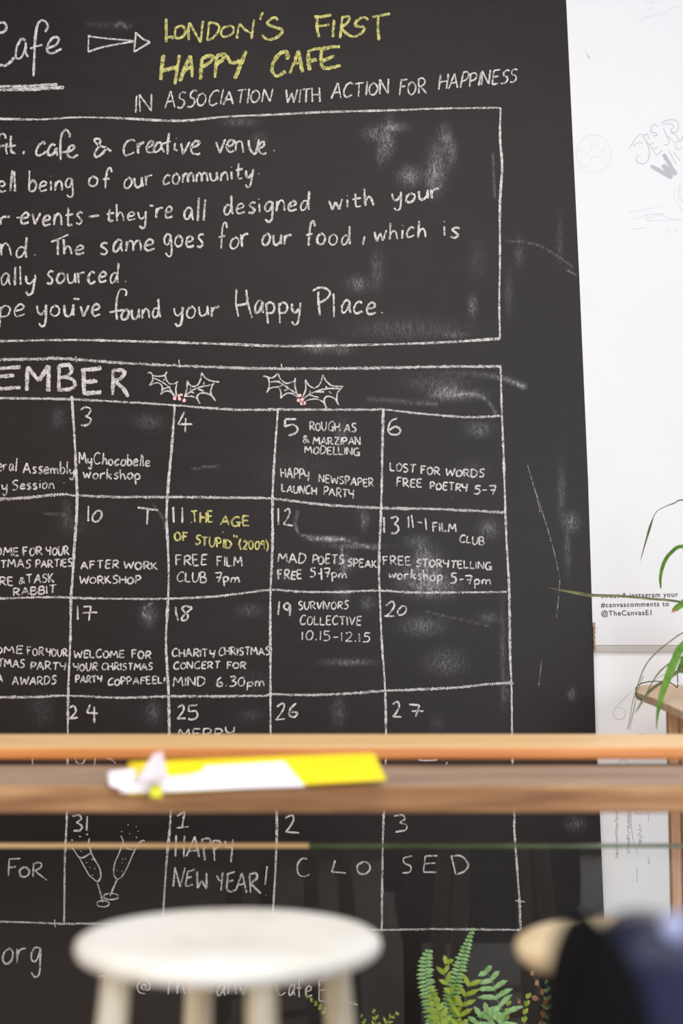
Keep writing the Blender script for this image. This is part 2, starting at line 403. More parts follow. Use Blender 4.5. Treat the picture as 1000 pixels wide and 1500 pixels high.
GL = {  # glyph: (width / cap height, strokes in a unit box, baseline 0, capitals 1, small letters 0.52)
'A':(.68,"0,0 .5,1;.5,1 1,0;.18,.36 .85,.4"),'B':(.55,"0,0 .05,1;~0,1 .6,1 .85,.82 .6,.58 .1,.52;~.1,.52 .75,.5 1,.25 .7,.02 0,0"),
'C':(.62,"~1,.88 .75,1 .35,.88 .05,.5 .15,.12 .5,0 1,.15"),'D':(.62,"0,0 .08,1;~0,1 .5,1 .95,.75 .9,.35 .5,.05 0,0"),
'E':(.52,".08,1 .05,.02;.05,1 1,1;.05,.52 .85,.55;.05,0 1,.03"),'F':(.55,".1,0 .12,1;0,.98 1,1;.05,.55 .8,.58"),
'G':(.72,"~.85,.9 .6,1 .25,.85 .02,.45 .2,.05 .6,.02 .85,.3;.5,.4 1.05,.42;.85,.4 .85,-.1"),'H':(.62,".05,0 0,1;1,0 .95,1;0,.5 1,.52"),
'I':(.1,".5,0 .5,1"),'K':(.55,".05,0 0,1;.85,1 .05,.42;.2,.5 1,0"),'L':(.48,".05,1 0,.02;0,.02 1,.05"),
'M':(.8,"0,0 .12,1;.12,1 .5,.35;.5,.35 .85,1;.85,1 1,0"),'N':(.62,"0,0 .02,1;.02,1 .9,0;.9,0 1,1"),
'O':(.6,"~.55,.85 .2,.75 .0,.4 .2,.05 .6,.02 .95,.3 .95,.65 .6,.87 .4,.82"),'P':(.52,".1,0 .08,1;~0,.95 .6,1.02 1,.8 .75,.52 .1,.42"),
'R':(.6,".08,0 .08,1;~0,.95 .55,1.02 .9,.8 .65,.55 .1,.45;.3,.48 1.05,-.02"),'S':(.52,"~1,.92 .6,1 .2,.85 .25,.62 .75,.48 .9,.25 .55,.02 0,.05"),
'T':(.62,"0,.97 1,1.02;.5,1 .48,0"),'U':(.6,"~0,1 .02,.4 .25,.02 .65,.05 .92,.4 1,1"),'V':(.6,"0,1 .45,0;.45,0 1,1"),
'W':(.9,"0,1 .2,0;.2,0 .5,.75;.5,.75 .75,0;.75,0 1,1"),'Y':(.6,"~0,1 .1,.6 .45,.48 .85,.6;1,1 .9,.5 .75,-.05"),'Z':(.6,"0,1 .9,.98;.9,.98 .1,.05;.1,.05 1,0"),
'a':(.42,"~.9,.5 .5,.55 .1,.3 .15,.03 .5,.05 .85,.35 .92,.5;.92,.5 .9,.15 1.05,0"),'b':(.42,".05,1 .05,.02;~.05,.35 .5,.52 .95,.35 .85,.08 .4,0 .05,.05"),
'c':(.4,"~.95,.45 .65,.54 .2,.4 .02,.15 .3,0 1,.1"),'d':(.45,"~.8,.45 .4,.5 .05,.25 .2,0 .6,.08 .85,.4;.88,1.0 .88,.3 1,0"),
'e':(.44,"~.1,.25 .7,.3 .9,.42 .6,.54 .2,.42 .05,.18 .3,0 1,.08"),'f':(.42,"~1,.78 .8,1.02 .5,.9 .38,.5 .36,-.05;0,.42 .8,.46"),
'g':(.44,"~.85,.5 .4,.52 .05,.3 .2,.08 .6,.12 .88,.48;~.88,.5 .92,.1 .88,-.35 .5,-.45 .15,-.3"),'h':(.42,".05,1 .05,0;~.05,.25 .4,.5 .75,.42 .95,0"),
'i':(.12,".5,.5 .5,.02;.5,.72 .55,.76"),'k':(.42,".05,1 .05,0;.85,.5 .05,.22;.25,.28 1,0"),'l':(.1,".5,1 .5,0"),
'm':(.66,".0,0 .02,.5;~.02,.3 .2,.5 .42,.42 .48,0;~.48,.28 .68,.5 .9,.42 1,0"),'n':(.42,"0,0 .02,.5;~.02,.25 .4,.52 .8,.42 .98,0"),
'o':(.44,"~.6,.5 .2,.42 .03,.15 .35,-.01 .8,.08 .97,.35 .65,.52 .4,.48"),'p':(.44,".05,.5 .08,-.45;~.05,.38 .5,.54 .95,.38 .75,.08 .12,.04"),
'r':(.38,"0,.5 .05,0;~.03,.25 .3,.45 1,.52"),'s':(.36,"~.95,.5 .5,.54 .15,.4 .6,.25 .85,.12 .5,-.02 0,.04"),
't':(.42,"~.35,.85 .35,.3 .45,.03 .95,.04;0,.48 1,.54"),'u':(.44,"~0,.5 .08,.12 .4,0 .85,.15 .95,.52;.95,.5 1,.02"),
'v':(.42,"0,.52 .4,0;.4,0 1,.55"),'w':(.62,"0,.52 .22,0;.22,0 .5,.42;.5,.42 .72,0;.72,0 1,.55"),
'y':(.44,"~0,.5 .1,.2 .45,.1 .85,.3;~.95,.55 .9,.1 .75,-.35 .4,-.45 .1,-.3"),
'0':(.5,"~.55,1 .15,.75 .05,.3 .4,0 .85,.2 .95,.7 .6,1"),'1':(.12,".5,1 .5,0"),'2':(.5,"~.05,.8 .4,1 .8,.85 .65,.45 .05,0;.05,0 1,0"),'3':(.5,"~.05,.95 .6,1 .8,.8 .35,.55;~.35,.55 .95,.4 .8,.08 .05,0"),
'5':(.5,"1,1 .25,1;.25,1 .18,.6;~.18,.6 .7,.6 .9,.3 .6,.02 0,0"),'6':(.5,"~.8,1 .3,.7 .05,.3 .3,0 .8,.08 .85,.35 .5,.45 .1,.25"),
'7':(.55,"0,.95 1,1;1,1 .55,0;.2,.5 .95,.52"),'9':(.45,"~.85,.9 .4,1 .1,.75 .4,.55 .85,.75 .9,.9 .85,0"),
'.':(.1,"0,.0 1,.06;.1,.1 .9,.03"),':':(.1,".4,.1 .6,.08;.4,.55 .6,.53"),'!':(.12,".6,1 .4,.3;.4,.04 .5,0"),'-':(.35,"0,.4 1,.45"),'&':(.55,"~1,.1 .3,.65 .35,.98 .65,.85 .1,.3 .3,0 .9,.5"),
'(':(.2,"~1,1.1 .1,.6 .1,.3 .9,-.15"),')':(.2,"~0,1.1 .9,.6 .9,.3 0,-.15"),'@':(.8,"~.65,.3 .4,.3 .4,.6 .65,.6 .65,.3 .9,.3 .95,.7 .5,1 .05,.6 .2,.1 .7,0"),' ':(.3,"")}
WID = [0]
def word(text, crop, x0, y0, x1, y1, h, h1=None, slant=0.0):
    """hand-lettered word from (x0,y0) to (x1,y1) on its baseline, capitals h high"""
    h1 = h1 or h; gap = 0.17; WID[0] += 1; tag = (text, WID[0])
    tot = sum(GL[c][0] for c in text) + gap * (len(text) - 1); pos = 0; out = []
    for c in text:
        wd, st = GL[c]; dz = R.uniform(-.05, .05); sh = R.uniform(-.10, .10) + slant; sc = 1 + R.uniform(-.09, .09)
        for P in parse(st):
            Q = Stroke(); Q.w = tag
            for gx, gy in P:
                hh = h + (h1 - h) * pos / tot
                u = (pos + gx * wd) / tot
                bx = x0 + (x1 - x0) * u; by = y0 + (y1 - y0) * u
                g = gy * sc + dz
                Q.append((crop[0] + (bx + sh * g * hh) / crop[2], crop[1] + (by - g * hh) / crop[2]))
            out.append(Q)
        pos += wd + gap
    return out

cA=(230,10,5.263); cB=(390,0,5); cC=(190,120,3.448); cD=(470,90,3.333); cE=(0,180,4.545); cF=(170,180,4); cG=(0,290,4.545)
cH=(220,270,4.167); cI=(440,260,4); cJ=(0,370,4); cK=(240,410,2.778); cL=(0,510,3.333); cM=(0,590,3.846); cN=(240,590,3.125)
cO=(540,530,3.846); cP=(0,720,3.846); cQ=(240,720,5.556); cR=(390,740,5.556); cS=(550,730,4.762); cU=(0,860,3.846)
cV=(240,860,5.556); cX=(390,860,2.632); cY=(0,1000,2.5); cZ=(0,1180,3.846); cAA=(230,1170,5.263); cBB=(380,1170,2.439); c0=(0,0,1)
LT = 'chalk_lettering'
# heading
chalk(LT, parse("~-2,47 3,48 9,43 8,35 2,33 -6,38 -12,58 -12,80 -6,92 0,95 8,96 15,91 21,84;~37,60 34,57 29,60 24,72 23,82 26,86 31,84 36,74 38,62;38,62 38,78 41,84;~66,47 70,40 68,33 62,30 56,34 53,45 51,65 50,90 49,112;44,71 52,68 62,66;~70,70 80,67 86,60 84,55 77,56 71,64 69,73 73,78 80,77 90,71"), 3.6, label='white chalk script reading Cafe')
for _s in parse("-10,127 40,126 84,124;-10,132 50,130.5 94,128"): chalk('chalk_line', [_s], 4.6, 'chalk_rough', label='rough chalk underline below Cafe')
chalk('chalk_drawing', parse("130,51 129,76;130,53 150,56 175,58 196,59.5;129,76 147,70 165,66 196,60.5;199,47 198,60 196,77;199,48 209,57 220,62;220,62 208,69 197,76"), 2.6, label='white chalk arrow pointing right')
chalk(LT, parse("70,90 72,275;74,240 105,232 135,240;~175,150 145,165 137,210 150,240 180,238 210,215 215,175 195,148 170,150;245,258 240,185 248,122;248,122 335,275;335,275 345,180 355,108;400,125 395,190 385,262;~395,125 440,125 478,150 465,200 425,245 385,258;~530,150 500,175 495,215 515,232 550,225 585,200 588,165 565,145 530,155;615,245 622,190 635,130;635,130 680,180 725,205;725,250 735,190 748,98;818,42 798,75 795,100;~925,105 920,85 890,85 855,115 860,140 920,160 965,180 950,215 900,245 850,252 810,218", cA), 3.7, 'chalk_yellow', label="yellow chalk word reading LONDON'S")
chalk(LT, parse("375,120 370,200 385,272;350,120 400,125 475,110;370,195 465,180;495,145 485,272;555,130 540,280;~550,130 590,120 610,135 590,170 550,200;545,205 585,245 625,270;~745,148 720,128 680,140 652,170 660,190 715,200 705,235 660,265 625,268;775,125 840,115 905,100;820,120 815,200 825,295", cB), 3.7, 'chalk_yellow', label="yellow chalk word reading FIRST")
chalk(LT, parse("50,370 35,470 28,565;172,370 155,480 138,600;38,490 165,465;175,575 210,480 255,375;255,375 268,460 270,545;200,495 260,465;345,400 335,565;~345,400 390,380 428,385 410,425 345,465;460,380 445,548;~455,380 490,370 525,372 500,410 450,450;~540,375 560,420 600,432 640,415;685,340 650,430 600,555", cA), 5.0, 'chalk_yellow', label='yellow chalk word reading HAPPY')
chalk(LT, parse("~155,438 155,395 140,378 100,395 55,450 42,510 60,550 90,555 140,520;168,540 205,460 235,370;235,370 250,450 262,530;190,470 255,455;308,385 305,450 320,515;300,380 350,360 400,355;308,450 370,435;405,360 400,440 405,485;~405,485 430,500 480,495 545,480;405,360 470,345 540,343;405,450 450,430 500,408", cB), 5.0, 'chalk_yellow', label='yellow chalk word reading CAFE')
chalk(LT, word('IN',cC,25,155,115,152,90) + word('ASSOCIATION',cC,178,135,712,98,82,66,.1) + word('WITH',cC,785,106,960,103,70) + word('ACTION',cD,50,183,330,158,76,66,.08)
  + word('FOR',cD,380,165,512,156,70) + word('HAPPINESS',cD,572,142,955,98,74,62,.1), 2.4, label='thin white chalk line reading IN ASSOCIATION WITH ACTION FOR HAPPINESS')
# text box
chalk('chalk_line', [catmull([(-10,174),(60,175),(110,172),(170,173),(262,177),(330,171),(400,168),(480,164),(560,162),(650,159),(733,158)])], 3.2, 'chalk_rough')
chalk('chalk_line', [catmull([(733,158),(732,200),(735,245),(732,300),(732,380),(731,440),(732,497)])], 3.2)
chalk('chalk_line', [catmull([(-10,500),(100,498),(200,500),(330,504),(420,507),(540,505),(640,502),(690,499),(732,496)])], 3.6, 'chalk_rough')
W1 = 3.0
chalk(LT, parse("~40,105 30,78 10,75 -5,95 -8,200;-8,158 30,150;45,135 40,180 48,210;72,85 72,160 78,195 105,205;50,160 105,150;160,185 155,210;~298,145 290,128 260,150 240,195 255,218 290,205 305,190;~370,150 345,145 320,185 325,215 355,205 378,165;378,165 375,200 385,220;~465,98 460,65 435,48 410,80 402,150 405,250;395,200 455,190;~450,195 480,180 495,160 475,150 450,185 455,220 485,230 520,213;~740,190 700,165 650,145 628,115 650,105 668,120 655,160 630,205 640,228 680,205 710,165", cE)
  + parse("~110,110 95,98 60,115 45,155 52,188 80,185 110,170;125,120 130,180;~128,150 140,125 165,112;~180,145 205,135 218,115 200,108 180,140 185,170 215,172 222,168;~265,115 240,120 222,155 232,172 260,150 265,118;265,118 270,155 283,175;310,60 302,130 302,185;262,128 320,108;345,118 342,155 360,165;352,88 353,92;380,120 392,182 432,110;~435,145 470,135 490,115 465,108 440,140 445,175 475,185 492,178;585,112 608,175 640,95;~645,140 680,130 690,105 665,105 648,140 665,170 692,162;700,165 700,105;~700,130 715,110 735,115 745,175;~775,100 785,155 815,178 838,95;~838,150 862,138 868,112 845,120 838,165 860,182 880,176;923,162 929,163", cF), W1, label='white chalk text reading fit, cafe & creative venue.')
chalk(LT, word('ell',cE,-12,450,108,465,135) + word('being',cE,192,455,488,440,132) + word('of',cE,592,425,740,425,122) + word('our',cF,45,380,215,368,120,110)
  + word('community',cF,275,362,800,325,108,100) + parse("833,298 838,300",cF), W1, label='white chalk text reading ell being of our community.')
chalk(LT, parse("0,130 5,180;~3,150 20,128 66,125;110,130 145,135;590,126 660,116",cG) + word('events',cG,135,178,550,178,135) + word('they',cG,705,155,975,150,105) + parse("-4,130 20,132",cH)
  + word('re',cH,35,208,135,205,125) + word('all',cH,205,212,332,226,140) + word('designed',cH,450,190,968,158,118) + word('with',cI,170,188,430,168,100) + word('your',cI,540,152,815,118,105,100), W1, label="white chalk text reading r events - they're all designed with your")
chalk(LT, word('nd',cG,10,385,175,395,145) + parse("228,378 236,380;340,292 400,270 455,243;385,270 385,380",cG) + word('he',cG,425,375,560,370,112) + word('same',cG,668,370,1030,350,135)
  + word('goes',cH,85,382,325,382,132) + word('for',cH,415,392,605,387,140) + word('our',cH,680,375,860,370,122) + word('food',cI,30,400,290,387,130,112) + parse("376,345 366,395",cI)
  + word('which',cI,430,372,735,347,104) + word('is',cI,835,342,930,347,115), W1, label='white chalk text reading nd. The same goes for our food, which is')
chalk(LT, word('ally',cJ,5,190,205,192,112) + word('sourced',cJ,275,178,690,177,125) + parse("733,168 738,170",cJ), W1, label='white chalk text reading ally sourced.')
chalk(LT, word('pe',cJ,-5,383,145,373,138) + word('you',cJ,220,375,430,372,125) + parse("430,270 465,273;~735,255 740,225 710,215 690,245 680,320 685,395;640,350 720,335",cJ) + word('ve',cJ,470,378,590,373,125)
  + word('ound',cJ,708,395,940,382,115) + word('your',cK,42,155,225,147,84) + parse("295,38 292,95 303,150;335,40 340,90 358,155;295,105 345,95;628,48 628,90 635,145;~605,45 630,32 665,38 675,60 650,85 632,92;690,55 692,152;884,132 890,134",cK)
  + word('appy',cK,368,137,555,140,85) + word('ace',cK,720,136,862,136,88), W1, label="white chalk text reading pe you've found your Happy Place.")
# calendar grid
def zig(P, wd):
    # the side of the stick rubbed to and fro along the line
    out = []; d = 0
    for a, b in zip(P[:-1], P[1:]):
        L = math.dist(a, b); n = max(1, int(L / 1.5))
        for k in range(n):
            t = k / n; d += 1; y = (wd * .36 * R.uniform(.55, 1.15)) * (1 if d % 2 else -1)
            out.append((a[0] + (b[0] - a[0]) * t + (1.0 if d % 2 else -1.0), a[1] + (b[1] - a[1]) * t + y))
    return out
def gline(p, wd, mat):
    P = catmull(p)
    if mat == 'chalk': chalk('chalk_line', [P], wd, mat, jit=0.3)
    else: chalk('chalk_line', [zig(P, wd)], 1.9, 'chalk', jit=0.3)
gline([(-10,527),(60,526),(90,525),(170,531),(270,536),(400,540),(560,539),(650,537),(735,537)],5.5,'chalk_rough')
gline([(-10,583),(105,585),(200,590),(260,594),(340,600),(404,600),(540,600),(561,600),(618,606),(686,611),(735,609)],4.6,'chalk_rough')
gline([(-10,732),(40,729),(70,726),(95,724),(113,726),(180,728),(245,728),(330,729),(395,730),(470,739),(558,744),(644,746),(742,751)],5.4,'chalk_rough')
gline([(-10,877),(52,875),(94,875),(110,876),(170,877),(244,877),(312,874),(355,869),(397,864),(444,867),(500,867),(556,865),(613,868),(743,867)],4.2,'chalk_rough')
gline([(-10,1021),(50,1021),(99,1019),(177,1022),(247,1020),(312,1020),(384,1019),(397,1017),(450,1018),(511,1016),(561,1012),(656,1008),(717,1002),(753,1000)],5.0,'chalk_rough')
gline([(-10,1350),(40,1351),(90,1353),(140,1353),(300,1356),(440,1360),(557,1362),(640,1361),(762,1362)],4.2,'chalk_rough')
gline([(105,580),(109,640),(112,700),(113,726),(112,760),(109,800),(106,850),(104,877),(103,940),(100,1010),(99,1100),(98,1190),(95,1260),(94,1352)],3.6,'chalk')
gline([(256,592),(252,650),(246,715),(244,760),(247,830),(246,880),(243,940),(247,1020),(248,1100),(250,1190),(244,1260),(238,1352)],3.6,'chalk')
gline([(407,598),(402,670),(399,730),(399,800),(396,870),(396,950),(396,1020),(397,1100),(405,1188),(404,1260),(399,1345)],3.6,'chalk')
gline([(561,600),(560,650),(558,745),(555,820),(556,870),(559,940),(564,1012),(565,1100),(562,1188),(560,1260),(559,1362)],3.4,'chalk')
gline([(733,537),(734,580),(735,610),(737,660),(740,750),(742,800),(745,850),(746,900),(747,960),(749,1010),(750,1100),(753,1190),(753,1215),(757,1270),(760,1310),(761,1330),(762,1362)],3.4,'chalk')
for _s in parse("111,522 112,531;262,527 263,538;412,533 413,542;80,1347 81,1358;754,1319 769,1321;98,1108 98,1120"): chalk('chalk_line', [_s], 2.0)
# month name
chalk(LT, parse("-20,100 100,92;-20,140 70,132;-20,200 100,192;130,208 135,90;135,90 190,160;190,160 238,85;238,85 236,212;288,85 287,200;~285,87 335,82 350,110 330,135 290,145;~300,142 350,150 366,180 340,200 280,204;408,105 410,225;395,108 495,98;410,165 475,160;408,222 495,215;552,105 550,228;~550,107 600,110 606,130 580,152 552,158;565,165 605,200 625,238", cL), 5.4, 'chalk', label='thick white chalk capitals reading EMBER')
# holly drawings
def holly(crop, leaf1, leaf2, berries, label):
    o = chalk('chalk_drawing', parse(leaf1, crop) + parse(leaf2, crop), 2.0, label=label)
    v, f = [], []
    for bx, by, br in berries:
        n = 10; b0 = len(v); cx, cy = crop[0] + bx / crop[2], crop[1] + by / crop[2]
        for k in range(n):
            rr = br / crop[2] * R.uniform(.85, 1.1)
            q = at(cx + rr * math.cos(k * 2 * math.pi / n), cy + rr * math.sin(k * 2 * math.pi / n), YB); q.y -= 0.0009; v.append(q)
        f.append(tuple(range(b0, b0 + n)))
    link('chalk_berry', mesh('chalk_berry', v, f), M['chalk_pink'], bb, 'pink chalk holly berries')
holly((210,535,8.333), "~55,98 80,88 102,105 115,140 110,190 72,248;~110,125 180,135 245,130 270,110 287,80;~268,125 280,180 320,225 375,225 422,200;~410,220 395,290 400,350 395,390;~75,248 120,225 180,215 225,250 230,300 210,358;~210,355 260,320 320,320 380,380;~130,160 200,190 290,250 345,320 385,380;240,290 330,262;250,165 252,190",
 "~500,390 530,290 535,190;~535,190 570,245 620,260 670,230 700,160 712,90;~712,95 750,150 820,190 925,205;~865,215 830,280 825,350 880,435;~880,435 830,370 750,340 690,345 655,380 665,420 690,468;~690,465 640,400 580,380 500,378;~500,380 580,320 680,270 860,235;575,275 572,320 620,342;740,205 735,240;665,290 735,315",
 [(380,405,24),(435,372,20),(462,360,18),(440,410,22),(498,430,24)], 'left chalk sprig of two holly leaves')
holly((380,535,7.69), "~40,122 90,135 110,190 105,250 80,310;~90,140 150,140 208,90;~208,90 240,160 310,205 400,175;~402,140 400,240 430,350;~80,305 130,255 210,250 240,300 240,378;~240,370 300,320 370,320 430,360;~125,190 200,185 270,220 340,270 420,320;210,175 240,190;185,250 260,225;275,288 325,270",
 "~480,370 520,270 518,160;~518,165 560,230 620,255 680,210 712,105;~712,110 760,190 830,235 945,238;~930,245 880,310 870,390 890,450;~890,450 850,380 780,350 735,370 730,420 755,490;~750,480 710,410 620,380 520,400;~480,390 560,330 650,290 750,265 900,262;570,285 572,325;630,300 730,300;560,335 670,365;750,235 755,275;780,295 810,320",
 [(450,340,22),(438,395,22),(480,385,20),(475,428,22),(502,425,22)], 'right chalk sprig of two holly leaves')
W2 = 2.3; W3 = 2.7
def cell(txt, strokes, wd=W2, mat='chalk'): chalk(LT, strokes, wd, mat, label=txt)
def num(txt, strokes): chalk('chalk_number', strokes, W3, 'chalk', label='white chalk number ' + txt)
num('3', parse("~455,40 480,25 510,35 500,65 480,75;~480,75 510,90 505,115 480,128 455,125",cM))
num('4', parse("95,40 65,98;65,98 130,98;100,70 97,135",cN)); num('5', parse("605,75 555,75;555,75 552,110;~552,110 590,100 612,120 600,140 570,150",cN))
num('6', parse("~160,318 125,335 108,380 125,408 165,408 178,385 150,365 115,385",cO)); num('10', parse("498,80 497,168;~545,110 522,140 525,165 550,168 572,140 568,112 545,108",cP))
num('11', parse("75,125 80,255;150,130 150,255",cQ)); num('12', parse("97,25 97,160;~145,50 180,28 190,60 170,110 138,155;138,155 215,168",cR))
num('13', parse("58,130 60,240;~105,140 140,128 155,150 130,178;~130,178 155,195 158,225 130,245 108,238",cS)); num('17', parse("437,105 438,185;470,110 512,108;512,108 500,190;465,145 548,142",cU))
num('18', parse("95,160 100,215 115,275;~215,165 180,155 150,170 165,200 195,230 185,265 150,272 150,245 190,205 225,175 210,155",cV))
num('19', parse("50,55 45,108;~90,65 75,62 68,78 82,88 92,68;92,66 92,85 90,112",cX)); num('20', parse("~460,72 485,55 492,75 470,105 455,112;455,112 495,112;~520,75 505,95 515,108 535,98 538,78 520,72",cX))
num('24', parse("~255,92 270,85 278,105 262,125 252,132;252,132 285,128;330,80 318,110;318,110 358,112;345,88 345,148",cY)); num('25', parse("~650,92 668,82 672,100 655,125 648,132;648,132 680,130;722,82 692,84;692,84 690,105;~690,105 718,105 722,125 705,135 688,132",cY))
num('26', parse("~40,462 62,448 68,465 50,495 35,512;35,512 72,508;~115,448 92,470 90,495 110,500 118,485 95,482",cX)); num('27', parse("~487,452 505,442 512,460 500,485 487,500;487,500 520,500;550,452 590,455;590,455 575,500;560,478 605,478",cX))
num('31', parse("~408,60 445,55 458,75 430,95;~430,95 462,115 450,140 412,142;492,60 488,142",cZ)); num('1', parse("155,135 215,92;215,92 190,225;150,225 248,215",cAA))
num('2', parse("~92,70 115,58 122,75 105,105 92,118;92,118 142,122",cBB)); num('3', parse("~480,62 510,58 518,72 500,85;~500,85 525,95 520,112 485,118",cBB))
pre = 'small white chalk text reading '
cell(pre+'eral Assembly', word('eral',cM,-15,382,92,386,70)+word('Assembly',cM,130,395,420,402,66)); cell(pre+'y Session', word('y',cM,12,490,42,490,65)+word('Session',cM,70,490,305,482,58)+parse("362,448 360,454",cM))
cell(pre+'My Chocobelle', word('My',cM,448,345,518,348,60)+word('Chocobelle',cM,530,346,845,358,62)); cell(pre+'workshop', word('workshop',cM,470,426,790,432,62))
cell(pre+'ROUGH AS & MARZIPAN MODELLING', word('ROUGH',cN,668,125,805,130,40)+word('AS',cN,825,133,880,136,38)+word('&',cN,636,185,666,186,34)+word('MARZIPAN',cN,682,190,900,192,34)+word('MODELLING',cN,645,230,898,242,34),2.1)
cell(pre+'HAPPY NEWSPAPER LAUNCH PARTY', word('HAPPY',cN,536,342,665,355,44)+word('NEWSPAPER',cN,710,362,960,386,36)+word('LAUNCH',cN,540,408,698,420,36)+word('PARTY',cN,730,420,870,438,38),2.1)
cell(pre+'LOST FOR WORDS', word('LOST',cO,122,612,262,626,48)+word('FOR',cO,292,632,400,640,44)+word('WORDS',cO,432,642,650,650,42)); cell(pre+'FREE POETRY 5-7', word('FREE',cO,155,702,298,708,46)+word('POETRY',cO,345,714,555,732,42)+word('5-7',cO,592,742,715,748,50))
cell(pre+'OME FOR YOUR', word('OME',cP,-25,360,105,362,48)+word('FOR',cP,130,360,238,358,48)+word('YOUR',cP,262,358,388,357,46)); cell(pre+'STMAS PARTIES', word('STMAS',cP,-35,428,172,430,44)+word('PARTIES',cP,200,430,408,422,42))
cell(pre+'RE & TASK RABBIT', word('RE',cP,-2,525,75,530,45)+word('&',cP,105,520,140,520,34)+word('TASK',cP,150,517,305,512,50)+word('RABBIT',cP,75,586,315,572,44)); cell('white chalk letter T', parse("775,90 890,105;832,100 828,185",cP),2.8)
cell(pre+'AFTER WORK WORKSHOP', word('AFTER',cP,455,436,668,432,46)+word('WORK',cP,698,434,888,440,42)+word('WORKSHOP',cP,448,520,790,517,42))
cell('yellow chalk text reading THE AGE OF STUPID (2009)', parse("218,250 228,255",cQ)+word('THE',cQ,228,252,400,252,88)+word('AGE',cQ,460,270,695,283,80)+word('OF',cQ,88,400,198,408,72)+word('STUPID',cQ,255,428,550,468,72)+parse("478,325 480,335;570,350 572,375;592,355 594,378",cQ)+word('(2009)',cQ,615,468,850,474,72),2.6,'chalk_yellow')
cell(pre+'FREE FILM CLUB 7pm', word('FREE',cQ,95,602,350,600,84)+word('FILM',cQ,430,605,635,606,80)+word('CLUB',cQ,105,736,345,738,78)+word('7pm',cQ,412,738,612,738,78))
cell(pre+'MAD POETS SPEAK', word('MAD',cR,92,466,320,470,80)+word('POETS',cR,375,476,625,480,74)+word('SPEAK',cR,660,494,898,512,62)); cell(pre+'FREE 5-7pm', word('FREE',cR,95,602,288,600,70)+word('5-7pm',cR,355,586,650,592,72)+parse("445,512 450,610",cR))
cell(pre+'11-1 FILM CLUB', parse("228,125 230,208;250,115 262,205;292,165 322,172;345,135 355,222",cS)+word('FILM',cS,398,233,560,232,62)+word('CLUB',cS,585,306,755,328,50)); cell(pre+'FREE STORYTELLING workshop 5-7pm', word('FREE',cS,52,462,245,466,60)+word('STORYTELLING',cS,282,474,812,496,52)+word('workshop',cS,90,556,465,576,68)+word('5-7pm',cS,522,592,800,602,66))
cell(pre+'OME FOR YOUR TMAS PARTY', word('OME',cU,-30,374,128,376,42)+word('FOR',cU,155,382,245,386,45)+word('YOUR',cU,262,388,380,390,42)+word('TMAS',cU,-12,450,138,452,42)+word('PARTY:',cU,172,463,385,468,42)); cell(pre+'A AWARDS', word('A',cU,-14,535,14,535,44)+word('AWARDS',cU,70,550,315,548,46))
cell(pre+'WELCOME FOR YOUR CHRISTMAS PARTY COPPAFEEL!', word('WELCOME',cU,416,398,700,398,42)+word('FOR',cU,742,400,850,402,44)+word('YOUR',cU,415,470,548,472,42)+word('CHRISTMAS',cU,575,468,858,468,40)+word('PARTY',cU,425,540,575,535,40)+word('COPPAFEEL!',cU,608,552,928,543,40))
cell(pre+'CHARITY CHRISTMAS CONCERT FOR', word('CHARITY',cV,68,567,412,570,64)+word('CHRISTMAS',cV,445,556,862,552,62)+word('CONCERT',cV,80,668,455,663,58)+word('FOR',cV,512,664,665,664,56)); cell(pre+'MIND 6.30pm', word('MIND',cV,75,806,335,802,74)+word('6.30pm',cV,428,806,815,806,76))
cell(pre+'SURVIVORS COLLECTIVE 10.15-12.15', word('SURVIVORS',cX,125,86,315,84,30)+word('COLLECTIVE',cX,130,145,365,146,34)+word('10.15-12.15',cX,135,203,400,212,34),2.0)
cell('white chalk text reading MERRY, cut off by the rail', word('MERRY',cY,650,205,860,203,38)); cell('tops of chalk letters in the gap between the rails', parse("~110,1108 113,1117 121,1118 126,1109;140,1108 138,1122;~154,1110 163,1112 169,1118;47,1108 48,1122;~612,1113 625,1114 640,1113;655,1116 650,1126"))
cell('white chalk word FOR in the bottom row', parse("52,305 48,398;50,302 115,298;45,350 90,345;~140,345 112,365 118,398 150,398 165,370 145,345;190,325 185,402;~190,325 225,322 232,345 190,370;200,370 265,422",cZ),2.7)
def ell(cx, cy, rx, ry, n=20): return [(cx + rx * math.cos(k * 2 * math.pi / n), cy + ry * math.sin(k * 2 * math.pi / n)) for k in range(n + 1)]
def tc(P, c): return [(c[0] + x / c[2], c[1] + y / c[2]) for x, y in P]
DOTS = "445,172 455,178;400,194 412,195;465,212 472,212;485,162 497,163;455,255 459,258;515,300 522,306;485,318 490,324;505,345 509,350;532,352 537,358;520,388 525,394;718,108 724,110;683,145 688,148;765,118 770,119;728,158 733,160;775,143 780,147;765,178 772,182;728,204 734,205;688,300 693,303;705,298 709,301;685,322 690,324;658,366 661,368;684,368 688,370"
chalk('chalk_drawing', parse("405,235 450,300 500,390 548,432;~505,185 500,220 525,290 560,350 568,400 550,432;~440,290 470,292 515,265;548,435 565,490 580,545;"+DOTS,cZ)+[tc(ell(580,553,35,18),cZ)], 2.2, label='chalk champagne flute tilted left with bubbles')
chalk('chalk_drawing', parse("~680,170 692,205 670,270 645,330 642,390 662,418;~815,198 790,205 750,270 720,340 690,395 662,418;~695,210 715,240 755,250;658,420 640,460 620,510",cZ)+[tc(ell(625,512,42,18),cZ)], 2.2, label='chalk champagne flute tilted right')
